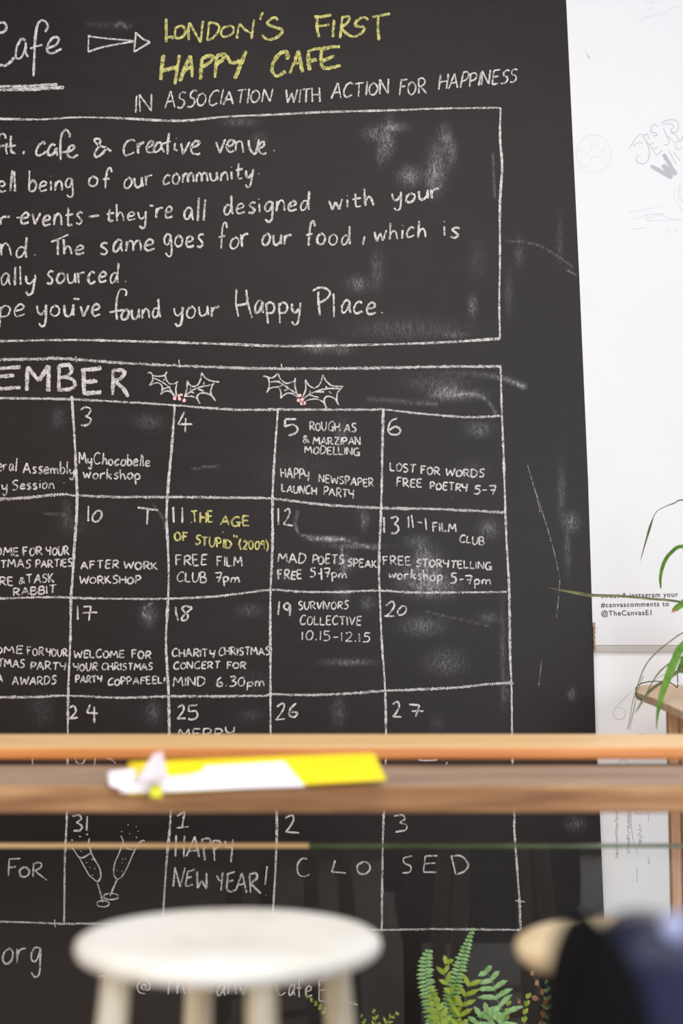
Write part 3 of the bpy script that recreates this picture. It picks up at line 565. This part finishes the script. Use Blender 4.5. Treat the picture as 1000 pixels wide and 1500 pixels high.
cell('white chalk text reading HAPPY NEW YEAR!', parse("148,280 140,445;212,285 205,455;140,375 210,365;225,445 290,290;290,290 325,450;245,405 310,400;345,310 370,475;~345,315 385,305 412,320 400,355 358,385;430,325 445,478;~430,325 475,325 485,350 440,395;~525,325 535,375 575,370;585,312 570,490;125,680 138,528;138,528 178,680;178,680 215,530;290,545 238,560 218,670;~218,670 250,672 275,660;230,612 268,600;310,560 312,690;312,690 345,630;345,630 380,695;380,695 382,570;~460,590 480,630 505,620;505,565 492,710;600,562 545,580 535,700;~535,700 570,715 600,705;540,640 590,630;605,710 655,570;655,570 690,725;625,665 670,655;712,580 720,725;~712,580 760,575 770,610 720,650;720,655 800,730;848,518 832,665;838,742 842,748",cAA),2.8)
cell('widely spaced white chalk capitals reading CLOSED', parse("~170,215 150,215 135,240 140,270 160,278 178,270;270,220 258,262;258,262 308,265;~370,225 350,240 355,265 378,268 395,250 385,228 368,225;~545,205 515,212 518,230 540,242 535,262 510,265;592,205 585,262;592,205 635,203;588,232 628,230;585,262 632,263;685,205 700,268;~682,205 720,205 745,235 730,260 700,270",cBB),2.5)
cell('white chalk text reading org', word('org',c0,3,1412,60,1412,42),2.6)
cell('white chalk handle reading @TheCanvasCafeE1 behind the stool', word('T',c0,145,1456,160,1456,26)+word('@',c0,200,1456,220,1456,20)+word('The',c0,238,1457,288,1457,28)+word('Canvas',c0,294,1457,396,1458,30)+word('Cafe',c0,405,1458,457,1460,30)+word('E1',c0,466,1465,500,1466,34)+parse("505,1466 524,1472"),2.5)
# hairline scratches
for _s in parse("~0,30 50,180 110,380 145,540 145,620 130,770;~50,990 38,1100 30,1160",(780,700,3.75))+parse("~893,580 925,690 950,780 965,850",cO): chalk('chalk_scratch', [_s], 1.2, 'chalk_thin')

# ---------------- white wall beside the board ----------------
YP = YB - 0.004
L_ = [at(edge_x(y), y, YP) for y in (-400, 0, 400, 700, 913)]
L_ += [at(870.5, 918, YP), at(869.5, 926, YP), at(871.5, 934, YP), at(870.5, 945, YP)]
poly = L_ + [Vector((3.5, YP, L_[-1].z)), Vector((3.5, YP, L_[0].z))]
plaster = setting('trim_1', prism('trim_1', poly, (0, YB + 0.012 - YP, 0)), M['plaster']); plaster['label'] = 'thick white upper plaster layer of the wall ending in a ledge'
zt = at(900, 945.5, YP).z; zb = at(900, 955, YP).z; xl = at(872, 950, YP).x
link('ledge_strip', prism('ledge_strip', [(xl, YP + .0005, zt), (xl, YP + .006, zb), (xl, YB + .012, zb), (xl, YB + .012, zt)], (3.5 - xl, 0, 0)), M['ledge'], plaster, 'slanted lower lip of the plaster ledge with its shade coloured in grey')
# crumbled edge
v, f = [], []
for k in range(14):
    y0 = 912 + k * 3.1; xa = 866.8 + R.uniform(0, 1.2) + k * .12; xb = 870.5 + R.uniform(-.8, 1.2) + k * .1
    a = at(xa, y0, YB - .002); b_ = at(xb, y0 + 2.9, YB - .007)
    bm_ = box('x', a.x, b_.x, YB - .008 - R.uniform(0, .002), YB + .006, b_.z, a.z)
    o0 = len(v); v += [tuple(q.co) for q in bm_.vertices]; f += [tuple(i + o0 for i in p.vertices) for p in bm_.polygons]
    bpy.data.meshes.remove(bm_)
link('crumbled_edge', mesh('crumbled_edge', v, f), M['brick'], plaster, 'broken tan edge where the plaster layer ends')
# pencil doodles and lettering on the wall
cd1 = (890, 0, 4.054)
def doodle(st, wd, mat, label, Y=YP): chalk('doodle', st, wd, mat, plaster if Y == YP else wall_back, label, Y, 0.05)
doodle(parse("255,985 380,1055;380,1055 325,980;325,980 405,1038;405,1038 330,915", cd1), 5.6, 'marker_grey', 'tilted grey letter W')
doodle(parse("~125,885 170,815 200,800 240,870 245,930 220,970 180,965 168,940 185,925;~150,870 180,845 205,850;205,805 240,795;205,805 290,922;290,922 322,892;235,800 250,830;250,860 275,845;270,885 300,872;~300,755 280,740 260,750 258,785 285,790 290,806 265,805;~318,735 345,716 395,713 420,740 410,780 385,785 375,770 392,755 380,738 350,735 330,745;~330,760 345,800 365,850 330,860;345,800 400,850 440,830;~370,790 400,800 430,840 446,800;400,860 410,890 440,880;360,890 405,975;390,900 430,960", cd1), 1.3, 'pencil_dark', 'faint bubble letters above the grey W')
doodle(parse("110,1262 200,1248 335,1222;150,1302 230,1275 340,1268;~240,1270 225,1300 300,1275 345,1290 440,1310;230,1312 330,1308 440,1308;145,1362 230,1350;~350,1352 368,1375 355,1388;385,1366 410,1366;405,1350 405,1388;~400,1120 395,1180 445,1250;~430,1090 420,1160 446,1200;~190,132 240,100 330,82 400,42 440,50;215,20 270,15 265,55 220,60", cd1), 1.4, 'pencil', 'pale pencil scribbles under the bubble letters')
cd2 = (780, 0, 3.75)
doodle([tc(ell(335, 845, 95, 105, 30), cd2)] + parse("~250,820 300,850 340,790 380,830 400,800;~260,890 300,920 330,860 380,870;~280,260 310,320 300,290", cd2), 1.0, 'pencil', 'very faint round pencil sketch near the board')
def squig(x, y0, y1, amp, wd=3.0):
    P = []; y = y0; k = 0
    while y > y1:
        if R.random() < .14: y -= wd * R.uniform(.8, 1.6)
        P.append((x + amp * R.uniform(.25, 1) * (1 if k % 2 else -1) + R.uniform(-.6, .6), y)); y -= wd * R.uniform(-.15, .95); k += 1
    return catmull(P, 3)
doodle([squig(903, 1258, 1130, 2.6), squig(920, 1250, 1150, 3.0), catmull([(922, 1118), (923, 1180), (926, 1225), (934, 1252)]), squig(937, 1240, 1205, 3.2), squig(938, 1108, 1075, 3.2),
  tc(ell(935, 1187, 5, 5), c0), catmull([(945, 1120), (948, 1180), (950, 1205)]), catmull([(917, 1070), (925, 1050), (930, 1030)]), [(932, 1270), (933, 1292)], squig(950, 1265, 1255, 2), catmull([(905, 1120), (912, 1112), (920, 1118)])], 1.1, 'pencil_dark', 'pencil writing running up the lower wall', YB + .0122)
doodle([tc(ell(907, 1045, 9, 9), c0), catmull([(900, 1037), (915, 1022), (925, 1012)])], 0.9, 'pencil', 'small pencil circle on the lower wall', YB + .0122)
def text_mesh(s, px, py, h, label, rot=0.0):
    cu = bpy.data.curves.new('txt', 'FONT'); cu.body = s; cu.size = 1; cu.offset = 0.02; cu.extrude = 0.0; cu.space_character = 1.16
    o = bpy.data.objects.new('txt', cu); C.objects.link(o); bpy.context.view_layer.update()
    me = bpy.data.meshes.new_from_object(o.evaluated_get(bpy.context.evaluated_depsgraph_get()))
    bpy.data.objects.remove(o); p = at(px, py, YP); s_ = h * YP / F / 0.72
    me.transform(Matrix.Translation((p.x, YP - .0006, p.z)) @ Matrix.Rotation(rot, 4, 'Y') @ Matrix.Rotation(math.pi / 2, 4, 'X') @ Matrix.Scale(s_, 4))
    return link('wall_lettering', me, M['vinyl'], plaster, label)
text_mesh('tweet & instagram your', 880, 876, 7.2, 'small dark print reading tweet & instagram your', math.radians(-1))
text_mesh('#canvascomments to', 880, 889.5, 7.2, 'small dark print reading #canvascomments to', math.radians(-1))
text_mesh('@TheCanvasE1', 880, 902, 7.4, 'small dark print reading @TheCanvasE1', math.radians(-1))

# ---------------- wooden counters ----------------
def zline(y, Y): return at(500, y, Y).z
def plank(name, yfront, yback, ybot, Yf, bev, mat, label, cat, jig=0.0):
    zt = zline(yfront, Yf); zb = zline(ybot, Yf)
    lo, hi = Yf, Yf + 3
    for _ in range(50):
        m = (lo + hi) / 2
        if zline(yback, m) > zt: lo = m
        else: hi = m
    # depth at which the level top is seen at yback
    Yb = lo
    me = box(name, -2.4, 2.4, Yf, Yb, zb, zt, bev, 3)
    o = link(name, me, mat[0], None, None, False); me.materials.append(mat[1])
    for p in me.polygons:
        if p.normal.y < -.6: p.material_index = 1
    return o, zt, zb, Yb
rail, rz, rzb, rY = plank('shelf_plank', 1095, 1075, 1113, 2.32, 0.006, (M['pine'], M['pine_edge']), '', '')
props(rail, 'smooth orange pine plank, upper and farther of the two long rails', 'shelf')
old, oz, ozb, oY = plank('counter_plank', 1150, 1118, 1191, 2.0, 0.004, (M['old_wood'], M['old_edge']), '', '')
props(old, 'weathered brown counter plank holding the yellow paper, lower of the two rails', 'counter')
# carcase off to both sides that holds the planks up
for sx in (-1, 1):
    o = link('counter_support', box('counter_support', sx * 2.2 - .05, sx * 2.2 + .05, 2.04, 2.24, 0, ozb), M['leg_wood']); props(o, 'wooden counter support post at the far %s end' % ('left' if sx < 0 else 'right'), 'post')
    o = link('shelf_support', box('shelf_support', sx * 2.2 - .05, sx * 2.2 + .05, 2.45, 2.6, 0, rzb), M['leg_wood']); props(o, 'wooden shelf support post at the far %s end' % ('left' if sx < 0 else 'right'), 'post')
# glass screen
YG = 2.36
zg = zline(1242, YG); zg2 = zline(1236.5, YG)
gs = empty('glass_screen', (0, YG, 0), 'clear glass screen with a thin visible top edge below the planks', 'glass screen')
link('glass_pane', box('glass_pane', -2.4, 2.4, YG, YG + .008, 0, zg), M['glass'], gs)
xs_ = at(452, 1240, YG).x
link('top_edge', box('top_edge', xs_, 2.4, YG - .001, YG + .009, zg, zg2), M['glass_edge'], gs, 'greenish top edge of the glass')
link('warm_edge_sheen', box('warm_edge_sheen', -2.4, xs_, YG - .001, YG + .009, zg, zg2 + .001), M['pine'], gs, 'thin tan strip, a warm reflection coloured onto the left part of the glass edge')  # pine colour stands in for the warm reflection along this edge

# ---------------- paper on the counter ----------------
pp = empty('paper_packet', (-.1, 2.02, oz), 'yellow paper packet with a white sheet on top lying on the counter plank', 'paper')
def sheet(name, quad, Ys, off, mat, n=16, m=8, bulge=0.006, label=None, thick=0.0015):
    """quad in pixels: bl, br, tr, tl ; depth Ys[0] at the bottom edge to Ys[1] at the top edge"""
    bl, br, tr, tl = quad; vs = []; fs = []
    for side in (0, 1):
        for j in range(m + 1):
            for i in range(n + 1):
                u, v_ = i / n, j / m
                x = (bl[0] * (1 - u) + br[0] * u) * (1 - v_) + (tl[0] * (1 - u) + tr[0] * u) * v_
                y = (bl[1] * (1 - u) + br[1] * u) * (1 - v_) + (tl[1] * (1 - u) + tr[1] * u) * v_
                Y = Ys[0] * (1 - v_) + Ys[1] * v_ - off
                p = at(x, y, Y); p.y -= bulge * math.sin(math.pi * v_) + .002 * math.sin(7 * u + 2 * v_); p.y += side * thick
                vs.append(p)
    N = (n + 1) * (m + 1)
    for j in range(m):
        for i in range(n):
            a = j * (n + 1) + i; fs.append((a, a + 1, a + n + 2, a + n + 1)); fs.append((N + a + n + 1, N + a + n + 2, N + a + 1, N + a))
    rim = [i for i in range(n + 1)] + [j * (n + 1) + n for j in range(1, m + 1)] + [m * (n + 1) + i for i in range(n - 1, -1, -1)] + [j * (n + 1) for j in range(m - 1, 0, -1)]
    for k in range(len(rim)):
        a, b = rim[k], rim[(k + 1) % len(rim)]; fs.append((a, N + a, N + b, b))
    return link(name, mesh(name, vs, fs), mat, pp, label, True)
sheet('packet_body', ((186, 1165), (566, 1143), (548, 1103), (188, 1116)), (1.983, 2.07), .006, M['yellow'], label='bright yellow sheet', thick=.004)
sheet('white_sheet', ((176, 1162), (447, 1152), (416, 1115), (170, 1130)), (1.983, 2.05), .008, M['white_paper'], label='white sheet covering the left of the packet')
sheet('torn_end', ((160, 1150), (190, 1162), (200, 1126), (158, 1130)), (1.99, 2.03), .012, M['white_paper'], 6, 4, .002, 'ragged white end')
sheet('folded_flap', ((196, 1148), (246, 1140), (238, 1100), (226, 1103)), (1.975, 2.02), .016, M['pink_paper'], 6, 5, .004, 'pale pink flap folded upward')
sheet('lime_tag', ((220, 1168), (238, 1170), (236, 1150), (222, 1148)), (1.962, 1.985), .014, M['lime'], 5, 4, .004, 'small lime green tag')

# ---------------- stools ----------------
def make_stool(cx, cy, ztop, label, smat, lmat, rot=0.0):
    root = empty('bar_stool', (cx, cy, 0), label, 'stool')
    r = .157
    prof = [(.02, -.024), (r * .82, -.024), (r * .94, -.022), (r * .985, -.018), (r * 1.0, -.012), (r * .99, -.006), (r * .95, -.002), (r * .85, 0.0), (r * .5, -.0015), (.02, -.002)]
    me = lathe('seat', prof, 64); me.transform(Matrix.Translation((cx, cy, ztop)))
    link('seat', me, smat, root, None, True)
    for k in range(4):
        a = math.radians(20 + 90 * k) + rot; rt, rb = .115, .185
        T = Vector((cx + rt * math.cos(a), cy + rt * math.sin(a), ztop - .022)); B = Vector((cx + rb * math.cos(a), cy + rb * math.sin(a), 0))
        link('leg', tube('leg', [T, T.lerp(B, .3), T.lerp(B, .6), B], [.0145, .0185, .017, .013], 14), lmat, root, None, True)
    for k in range(4):
        a = math.radians(20 + 90 * k) + rot; b = a + math.pi / 2; q = .62 if k % 2 else .55
        rr = .115 + .07 * q; z = (ztop - .022) * (1 - q)
        link('stretcher', tube('stretcher', [(cx + rr * math.cos(a), cy + rr * math.sin(a), z), (cx + rr * math.cos(b), cy + rr * math.sin(b), z)], .008, 10), lmat, root, None, True)
    return root
zs = at(335, 1366, 1.5).z
make_stool(at(335, 1368, 1.5).x, 1.5, zs, 'round bar stool with worn white painted seat, at the lower left', M['stool'], M['stool_leg'])
make_stool(at(978, 1378, 1.5).x, 1.5, at(978, 1376, 1.5).z, 'round bar stool with tan wooden seat, partly hidden behind the dark chair', M['stool_wood'], M['stool_wood'], .3)

# ---------------- dark chair in the foreground ----------------
ch = empty('leather_chair', (at(1010, 1400, .95).x, .95, 0), 'out of focus dark navy leather chair with black side at the lower right', 'chair')
def chair():
    ztop = at(900, 1343, .95).z; X0 = at(868, 1400, .95).x; yaw = math.radians(-6)
    def outline(wd, ht, r, n=10):
        P = []
        for cx, cz, a0 in ((wd - r, ht - r, 0), (r, ht - r, 90)):
            for k in range(n + 1):
                a = math.radians(a0 + 90 * k / n); P.append((cx + r * math.cos(a), cz + r * math.sin(a)))
        P += [(0, 0), (wd, 0)]
        return P
    M4 = Matrix.Translation((X0, .93, ztop - .5)) @ Matrix.Rotation(yaw, 4, 'Z')
    o = outline(.46, .5, .03)
    me = prism('backrest', [(x, 0, z) for x, z in o], (0, .06, 0), .014, 4); me.transform(M4)
    link('backrest', me, M['navy'], ch, 'navy leather backrest', True)
    # padded side wing in front of it: an arch leaning slightly left towards the seat
    o2 = [(-.040, 0), (.060, 0), (.061, .30), (.058, .38), (.051, .425), (.040, .452), (.024, .468), (.008, .470), (-.006, .455), (-.016, .425), (-.024, .38), (-.031, .30)]
    me = prism('side_wing', [(x * .8, 0, z) for x, z in o2], (0, .09, 0), .012, 4)
    me.transform(Matrix.Translation((at(874, 1400, .85).x - .008, .85, ztop - .5 + .039)))
    link('side_wing', me, M['black'], ch, 'black padded side wing of the chair', True)
    sp = at(986, 1359, .92); me = lathe('glint_disc', [(.002, -.006), (.008, -.004), (.009, 0), (.007, .004), (.002, .006)], 20)
    me.transform(Matrix.Translation(sp) @ Matrix.Rotation(math.pi / 2, 4, 'X')); link('glint', me, M['glint'], ch, 'pale disc added as a highlight near the top of the backrest', True)  # added pale disc, takes the place of a highlight on the leather
    zs_ = ztop - .5
    me = box('seat', X0 - .01, X0 + .46, .50, .95, zs_ - .09, zs_ + .0, .02, 3); link('seat', me, M['navy'], ch, None, True)
    for x in (X0 + .03, X0 + .42):
        for y in (.54, .9):
            link('leg', tube('leg', [(x, y, zs_ - .085), (x, y, 0)], [.018, .012], 12), M['black'], ch, None, True)
chair()

# ---------------- wooden table with the grassy plant ----------------
tb = empty('plant_table', (1.0, 3.4, 0), 'pale wooden table with a rounded corner beside the white wall', 'table')
pts = [at(929.5, 1011, 3.80), at(932, 1014, 3.72), at(957, 1022.5, 3.35), at(1003, 1043, 2.95), at(1150, 1068, 2.9), at(1150, 1006, 3.86), at(990, 1003, 3.88), at(945, 1003, 3.88), at(934, 1005.5, 3.86)]
zr = [p.z for p in pts]
link('tabletop', prism('tabletop', [tuple(p) for p in pts], (0, 0, -.019), .002, 2), M['pale_wood'], tb)
for (xa, xb, Y, yt) in ((979, 992.5, 3.2, 1038), (996, 1012, 3.3, 1036), (1120, 1138, 3.1, 1045), (1130, 1145, 3.7, 1020)):
    a = at(xa, yt, Y); b = at(xb, yt, Y)
    link('leg', box('leg', a.x, b.x, Y, Y + .03, 0, a.z - .006, .002, 1), M['leg_wood'], tb)
wl = link('wire_loop', tube('wire_loop', [at(x, y, Y) for x, y, Y in catmull([(940.5,1026,3.56),(934,1021,3.63),(931,1013,3.66),(933,1005,3.72),(945,999.5,3.76),(965,998,3.78),(983,1001,3.76),(992,1006,3.74),(991.5,985,3.74)], 5)], .0014, 6), M['wire'], None, None, True)
props(wl, 'thin black wire loop over the corner of the pale table', 'wire')
gp = empty('grass_plant', (at(1085, 1000, 3.45).x, 3.45, at(1085, 1010, 3.45).z), 'plant with long arching grass-like leaves on the wooden table', 'plant')
def blade(pts, wmax, Y0, Y1, mat, prof=None, label=None, name='leaf'):
    P = catmull(pts, 6); n = len(P); vs = []; fs = []
    for i, p in enumerate(P):
        a, b = P[max(0, i - 1)], P[min(n - 1, i + 1)]; dx, dy = b[0] - a[0], b[1] - a[1]; L = math.hypot(dx, dy) or 1
        t = i / (n - 1); wd = wmax * (np.interp(t, [q[0] for q in prof], [q[1] for q in prof]) if prof else math.sin(math.pi * min(1, t * 1.1 + .02)) ** .6)
        Y = Y0 + (Y1 - Y0) * t; nx_, ny_ = -dy / L * wd / 2, dx / L * wd / 2
        vs += [at(p[0] + nx_, p[1] + ny_, Y), at(p[0], p[1], Y + .0015 + wd * .0004), at(p[0] - nx_, p[1] - ny_, Y)]
        if i: k = 3 * i; fs += [(k - 3, k - 2, k + 1, k), (k - 2, k - 1, k + 2, k + 1)]
    return vs, fs
def leaf(pts, wmax, Y0, Y1, mat, prof, label=None):
    v, f = blade(pts, wmax, Y0, Y1, mat, prof); return link('leaf', mesh('leaf', v, f), M[mat], gp, label, True)
T1 = [(0, .05), (.15, .7), (.3, 1), (.45, .7), (1, .6)]
leaf([(803,861),(830,866),(850,869.5),(868,872),(905,873),(950,877),(1000,883),(1050,905),(1085,960)], 5.4, 3.62, 3.45, 'blade_d', T1, 'long leaf reaching left across the board edge')
leaf([(937,823),(945,795),(953,768),(959,753),(966,746),(985,738),(1005,736),(1050,790),(1085,960)], 3.8, 3.72, 3.45, 'blade_d', [(0,.05),(.12,.6),(.22,1),(.32,.3),(.5,.25),(1,1)])
leaf([(967.5,862),(967,845),(972,825),(982,810),(1000,800.5),(1040,815),(1085,960)], 5.5, 3.6, 3.45, 'blade', [(0,.3),(.12,.7),(.3,1),(.5,1),(1,1)])
leaf([(961,1069),(963,1045),(969,1018),(978,992),(988,968),(1001,945),(1050,915),(1085,985)], 12.5, 3.15, 3.45, 'blade', [(0,.05),(.12,.3),(.3,.75),(.5,1),(1,.8)], 'broad bright green leaf hanging in front of the table')
leaf([(985,895),(996,887),(1010,880),(1050,900),(1085,960)], 9, 3.5, 3.45, 'blade', [(0,.5),(.15,1),(1,.8)])
leaf([(983.5,896.5),(986,895),(989,893)], 4, 3.495, 3.495, 'fern_b', [(0,.4),(.5,1),(1,.7)])
leaf([(920,1068),(926,1030),(934,1003),(945,975),(962,955),(982,939),(1002,926),(1050,910),(1085,975)], 1.9, 3.4, 3.45, 'blade_d', [(0,.3),(.3,.9),(1,1)])
leaf([(922,1070),(929,1035),(933,1015),(942,990)], 1.1, 3.4, 3.42, 'blade_d', [(0,.5),(1,1)])
leaf([(929.5,1046),(938,1031),(950,1014),(962,1004),(976,996),(1000,980),(1060,950),(1085,985)], 4.6, 3.2, 3.45, 'blade_d', [(0,.05),(.15,.7),(.3,1),(1,1)])
leaf([(944,1020),(956,998),(966,984),(980,972),(994,965),(1040,945),(1085,985)], 2.2, 3.35, 3.45, 'blade_d', [(0,.4),(.3,1),(1,1)])
leaf([(955,1000),(968,990),(985,986),(1010,975),(1085,985)], 1.2, 3.5, 3.45, 'blade_d', [(0,.3),(1,1)])
leaf([(1001,960),(996,982),(1004,975),(1050,940),(1085,985)], 12, 3.42, 3.45, 'blade', [(0,.3),(.3,1),(1,.8)])
pc = gp.location
me = lathe('pot', [(.05, 0), (.062, .01), (.078, .12), (.082, .125), (.082, .14), (.072, .14), (.07, .125)], 32); me.transform(Matrix.Translation((pc.x, pc.y, pc.z - .005)))
link('pot', me, M['pot'], gp, None, True)
me = lathe('soil', [(.068, 0), (.06, .006), (.01, .01)], 24); me.transform(Matrix.Translation((pc.x, pc.y, pc.z + .117))); link('soil', me, M['soil'], gp)

# ---------------- ferns in front of the board ----------------
def fern_plant(name, px, Y, label, fronds, potr=.09):
    base = at(px, 1560, Y); pt = max(.1, min(base.z, .3))
    root = empty(name, (base.x, Y, 0), label, 'fern')
    me = lathe('pot', [(potr * .68, 0), (potr * .72, .01), (potr * .95, pt - .03), (potr, pt - .025), (potr, pt), (potr * .9, pt), (potr * .88, pt - .02)], 32)
    me.transform(Matrix.Translation((base.x, Y, 0))); link('pot', me, M['pot'], root, None, True)
    me = lathe('soil', [(potr * .87, 0), (potr * .7, .005), (.01, .008)], 24); me.transform(Matrix.Translation((base.x, Y, pt - .028))); link('soil', me, M['soil'], root)
    for fr in fronds:
        frond(root, (px, 1575), Y, *fr)
    return root
def frond(root, b0, Y, pts, plen, pw, n, mat, ang=70, dY=0.0, droop=.15, lenprof=None, label=None, start=.0):
    P = catmull([(b0[0] + (pts[0][0] - b0[0]) * .15, b0[1])] + pts, 8) if start == 0 else catmull(pts, 8)
    m = len(P); vs, fs = [], []
    cum = [0]
    for a, b in zip(P[:-1], P[1:]): cum.append(cum[-1] + math.dist(a, b))
    def pos(s):
        s = max(0, min(cum[-1] - 1e-6, s)); i = max(k for k in range(m - 1) if cum[k] <= s); u = (s - cum[i]) / (cum[i + 1] - cum[i] + 1e-9)
        a, b = P[i], P[i + 1]; L = math.dist(a, b) or 1
        return (a[0] + (b[0] - a[0]) * u, a[1] + (b[1] - a[1]) * u), ((b[0] - a[0]) / L, (b[1] - a[1]) / L)
    Yf = lambda t: Y + dY * t * t
    for k in range(17):                                    # stem
        t = k / 16; p, d = pos(t * cum[-1]); wd = 1.0 * (1 - t) + .35
        vs += [at(p[0] - d[1] * wd / 2, p[1] + d[0] * wd / 2, Yf(t)), at(p[0], p[1], Yf(t) - .002), at(p[0] + d[1] * wd / 2, p[1] - d[0] * wd / 2, Yf(t))]
        if k: j = 3 * k; fs += [(j - 3, j - 2, j + 1, j), (j - 2, j - 1, j + 2, j + 1)]
    t0 = .12
    for k in range(n):
        t = t0 + (1 - t0) * (k + .5) / n
        tt = (k + .5) / n
        ln = plen * (np.interp(tt, [q[0] for q in lenprof], [q[1] for q in lenprof]) if lenprof else (min(1, .55 + tt * 1.6) * min(1, (1 - tt) * 2.3 + .12)))
        for sd in (-1, 1):
            p, d = pos(t * cum[-1] + sd * .8); L = ln * R.uniform(.88, 1.1); a = math.radians(ang * R.uniform(.93, 1.07)) * sd
            dx, dy = d[0] * math.cos(a) - d[1] * math.sin(a), d[0] * math.sin(a) + d[1] * math.cos(a)
            dep = R.uniform(-.006, .006) - .2 * L * Y / F
            b = len(vs); sg = 6
            for i in range(sg + 1):
                u = i / sg; q = (p[0] + dx * L * u, p[1] + dy * L * u + droop * L * u * u)
                wv = pw * (.55 + .45 * math.sin(math.pi * min(1, u * .9 + .1))) * (1 if u < .75 else max(.12, (1 - u) * 3.6)) * (1 + .14 * math.sin(u * 17 + k))
                tx, ty = dx, dy + 2 * droop * u; tl = math.hypot(tx, ty); nx_, ny_ = -ty / tl * wv / 2, tx / tl * wv / 2
                Yq = Yf(t) + dep * u
                vs += [at(q[0] + nx_, q[1] + ny_, Yq + .0015), at(q[0], q[1], Yq), at(q[0] - nx_, q[1] - ny_, Yq + .0015)]
                if i: j = b + 3 * i; fs += [(j - 3, j - 2, j + 1, j), (j - 2, j - 1, j + 2, j + 1)]
    return link('frond', mesh('frond', vs, fs), M[mat], root, label, True)
fern_plant('potted_fern', 662, 3.55, 'green fern with upright fronds in front of the board, right of the white stool', [
 ([(640,1520),(630,1470),(623,1430),(624,1405),(629,1391)], 14, 4.6, 30, 'fern', 84, -.04, .10, [(0,.9),(.75,1),(.92,.75),(1,.35)]),
 ([(655,1510),(662,1460),(672,1420),(682,1388),(693,1359)], 14.5, 4.6, 34, 'fern', 82, .02, .12, [(0,1),(.5,1.0),(.75,.75),(1,.22)]),
 ([(735,1500),(729,1468),(722,1440),(709,1418)], 38, 7.6, 12, 'fern', 66, -.08, .22, [(0,.9),(.5,1),(.85,.6),(1,.3)]),
 ([(650,1520),(645,1495),(636,1468),(631,1444)], 19, 9.0, 11, 'fern_y', 60, -.12, .1, None),
 ([(668,1490),(660,1452),(650,1425),(657,1404)], 16, 6.6, 10, 'fern_y', 40, -.06, .0, [(0,.3),(.5,.9),(.8,1),(1,.7)]),
 ([(672,1500),(682,1460),(690,1436)], 26, 7.0, 8, 'fern_y', 50, -.10, .0, [(0,.3),(.6,.9),(1,.8)]),
 ([(690,1530),(700,1500),(715,1480),(740,1492)], 24, 7.5, 10, 'fern', 62, -.10, .2, None)])
fern_plant('potted_fern', 770, 3.62, 'small fern with dry brown leaves beside the tan stool', [
 ([(770,1520),(768,1490),(774,1456)], 8, 5.5, 9, 'fern_y', 22, -.03, .0, [(0,.5),(.6,1),(1,1)]),
 ([(745,1525),(741,1500),(745,1466)], 9, 5.0, 9, 'fern_y', 30, -.03, .0, [(0,.5),(.6,1),(1,.6)]),
 ([(790,1500),(797,1465),(786,1440),(777,1421)], 9, 5.0, 9, 'fern_b', 14, .02, .1, [(0,.1),(.3,.5),(.6,1),(1,.7)]),
 ([(792,1505),(797,1470),(779,1461)], 9, 5.5, 7, 'fern_b', 14, .0, .1, [(0,.1),(.5,.6),(1,1)]),
 ([(800,1520),(802,1470),(799,1432)], 13, 5.5, 10, 'fern', 50, .05, .0, None),
 ([(765,1520),(768,1485),(757,1462)], 5, 4.0, 7, 'fern_b', 30, -.02, .1, [(0,.0),(.6,.3),(1,1)])], .06)
fern_plant('potted_fern', 545, 3.5, 'small yellow-green fern just right of the white stool leg', [
 ([(545,1520),(550,1500),(549,1488),(546,1477)], 12, 3.6, 8, 'fern_y', 52, -.02, -.2, None),
 ([(555,1525),(565,1500),(575,1488),(586,1484)], 13, 3.4, 9, 'fern_y', 55, -.04, -.1, None),
 ([(540,1525),(536,1505),(531,1492),(528,1484)], 10, 3.2, 8, 'fern_y', 50, -.04, -.1, None),
 ([(520,1530),(500,1505),(480,1486),(464,1471),(446,1458)], 7, 4.2, 16, 'fern_y', 58, -.05, .0, [(0,1),(.7,1),(1,.25)])], .07)
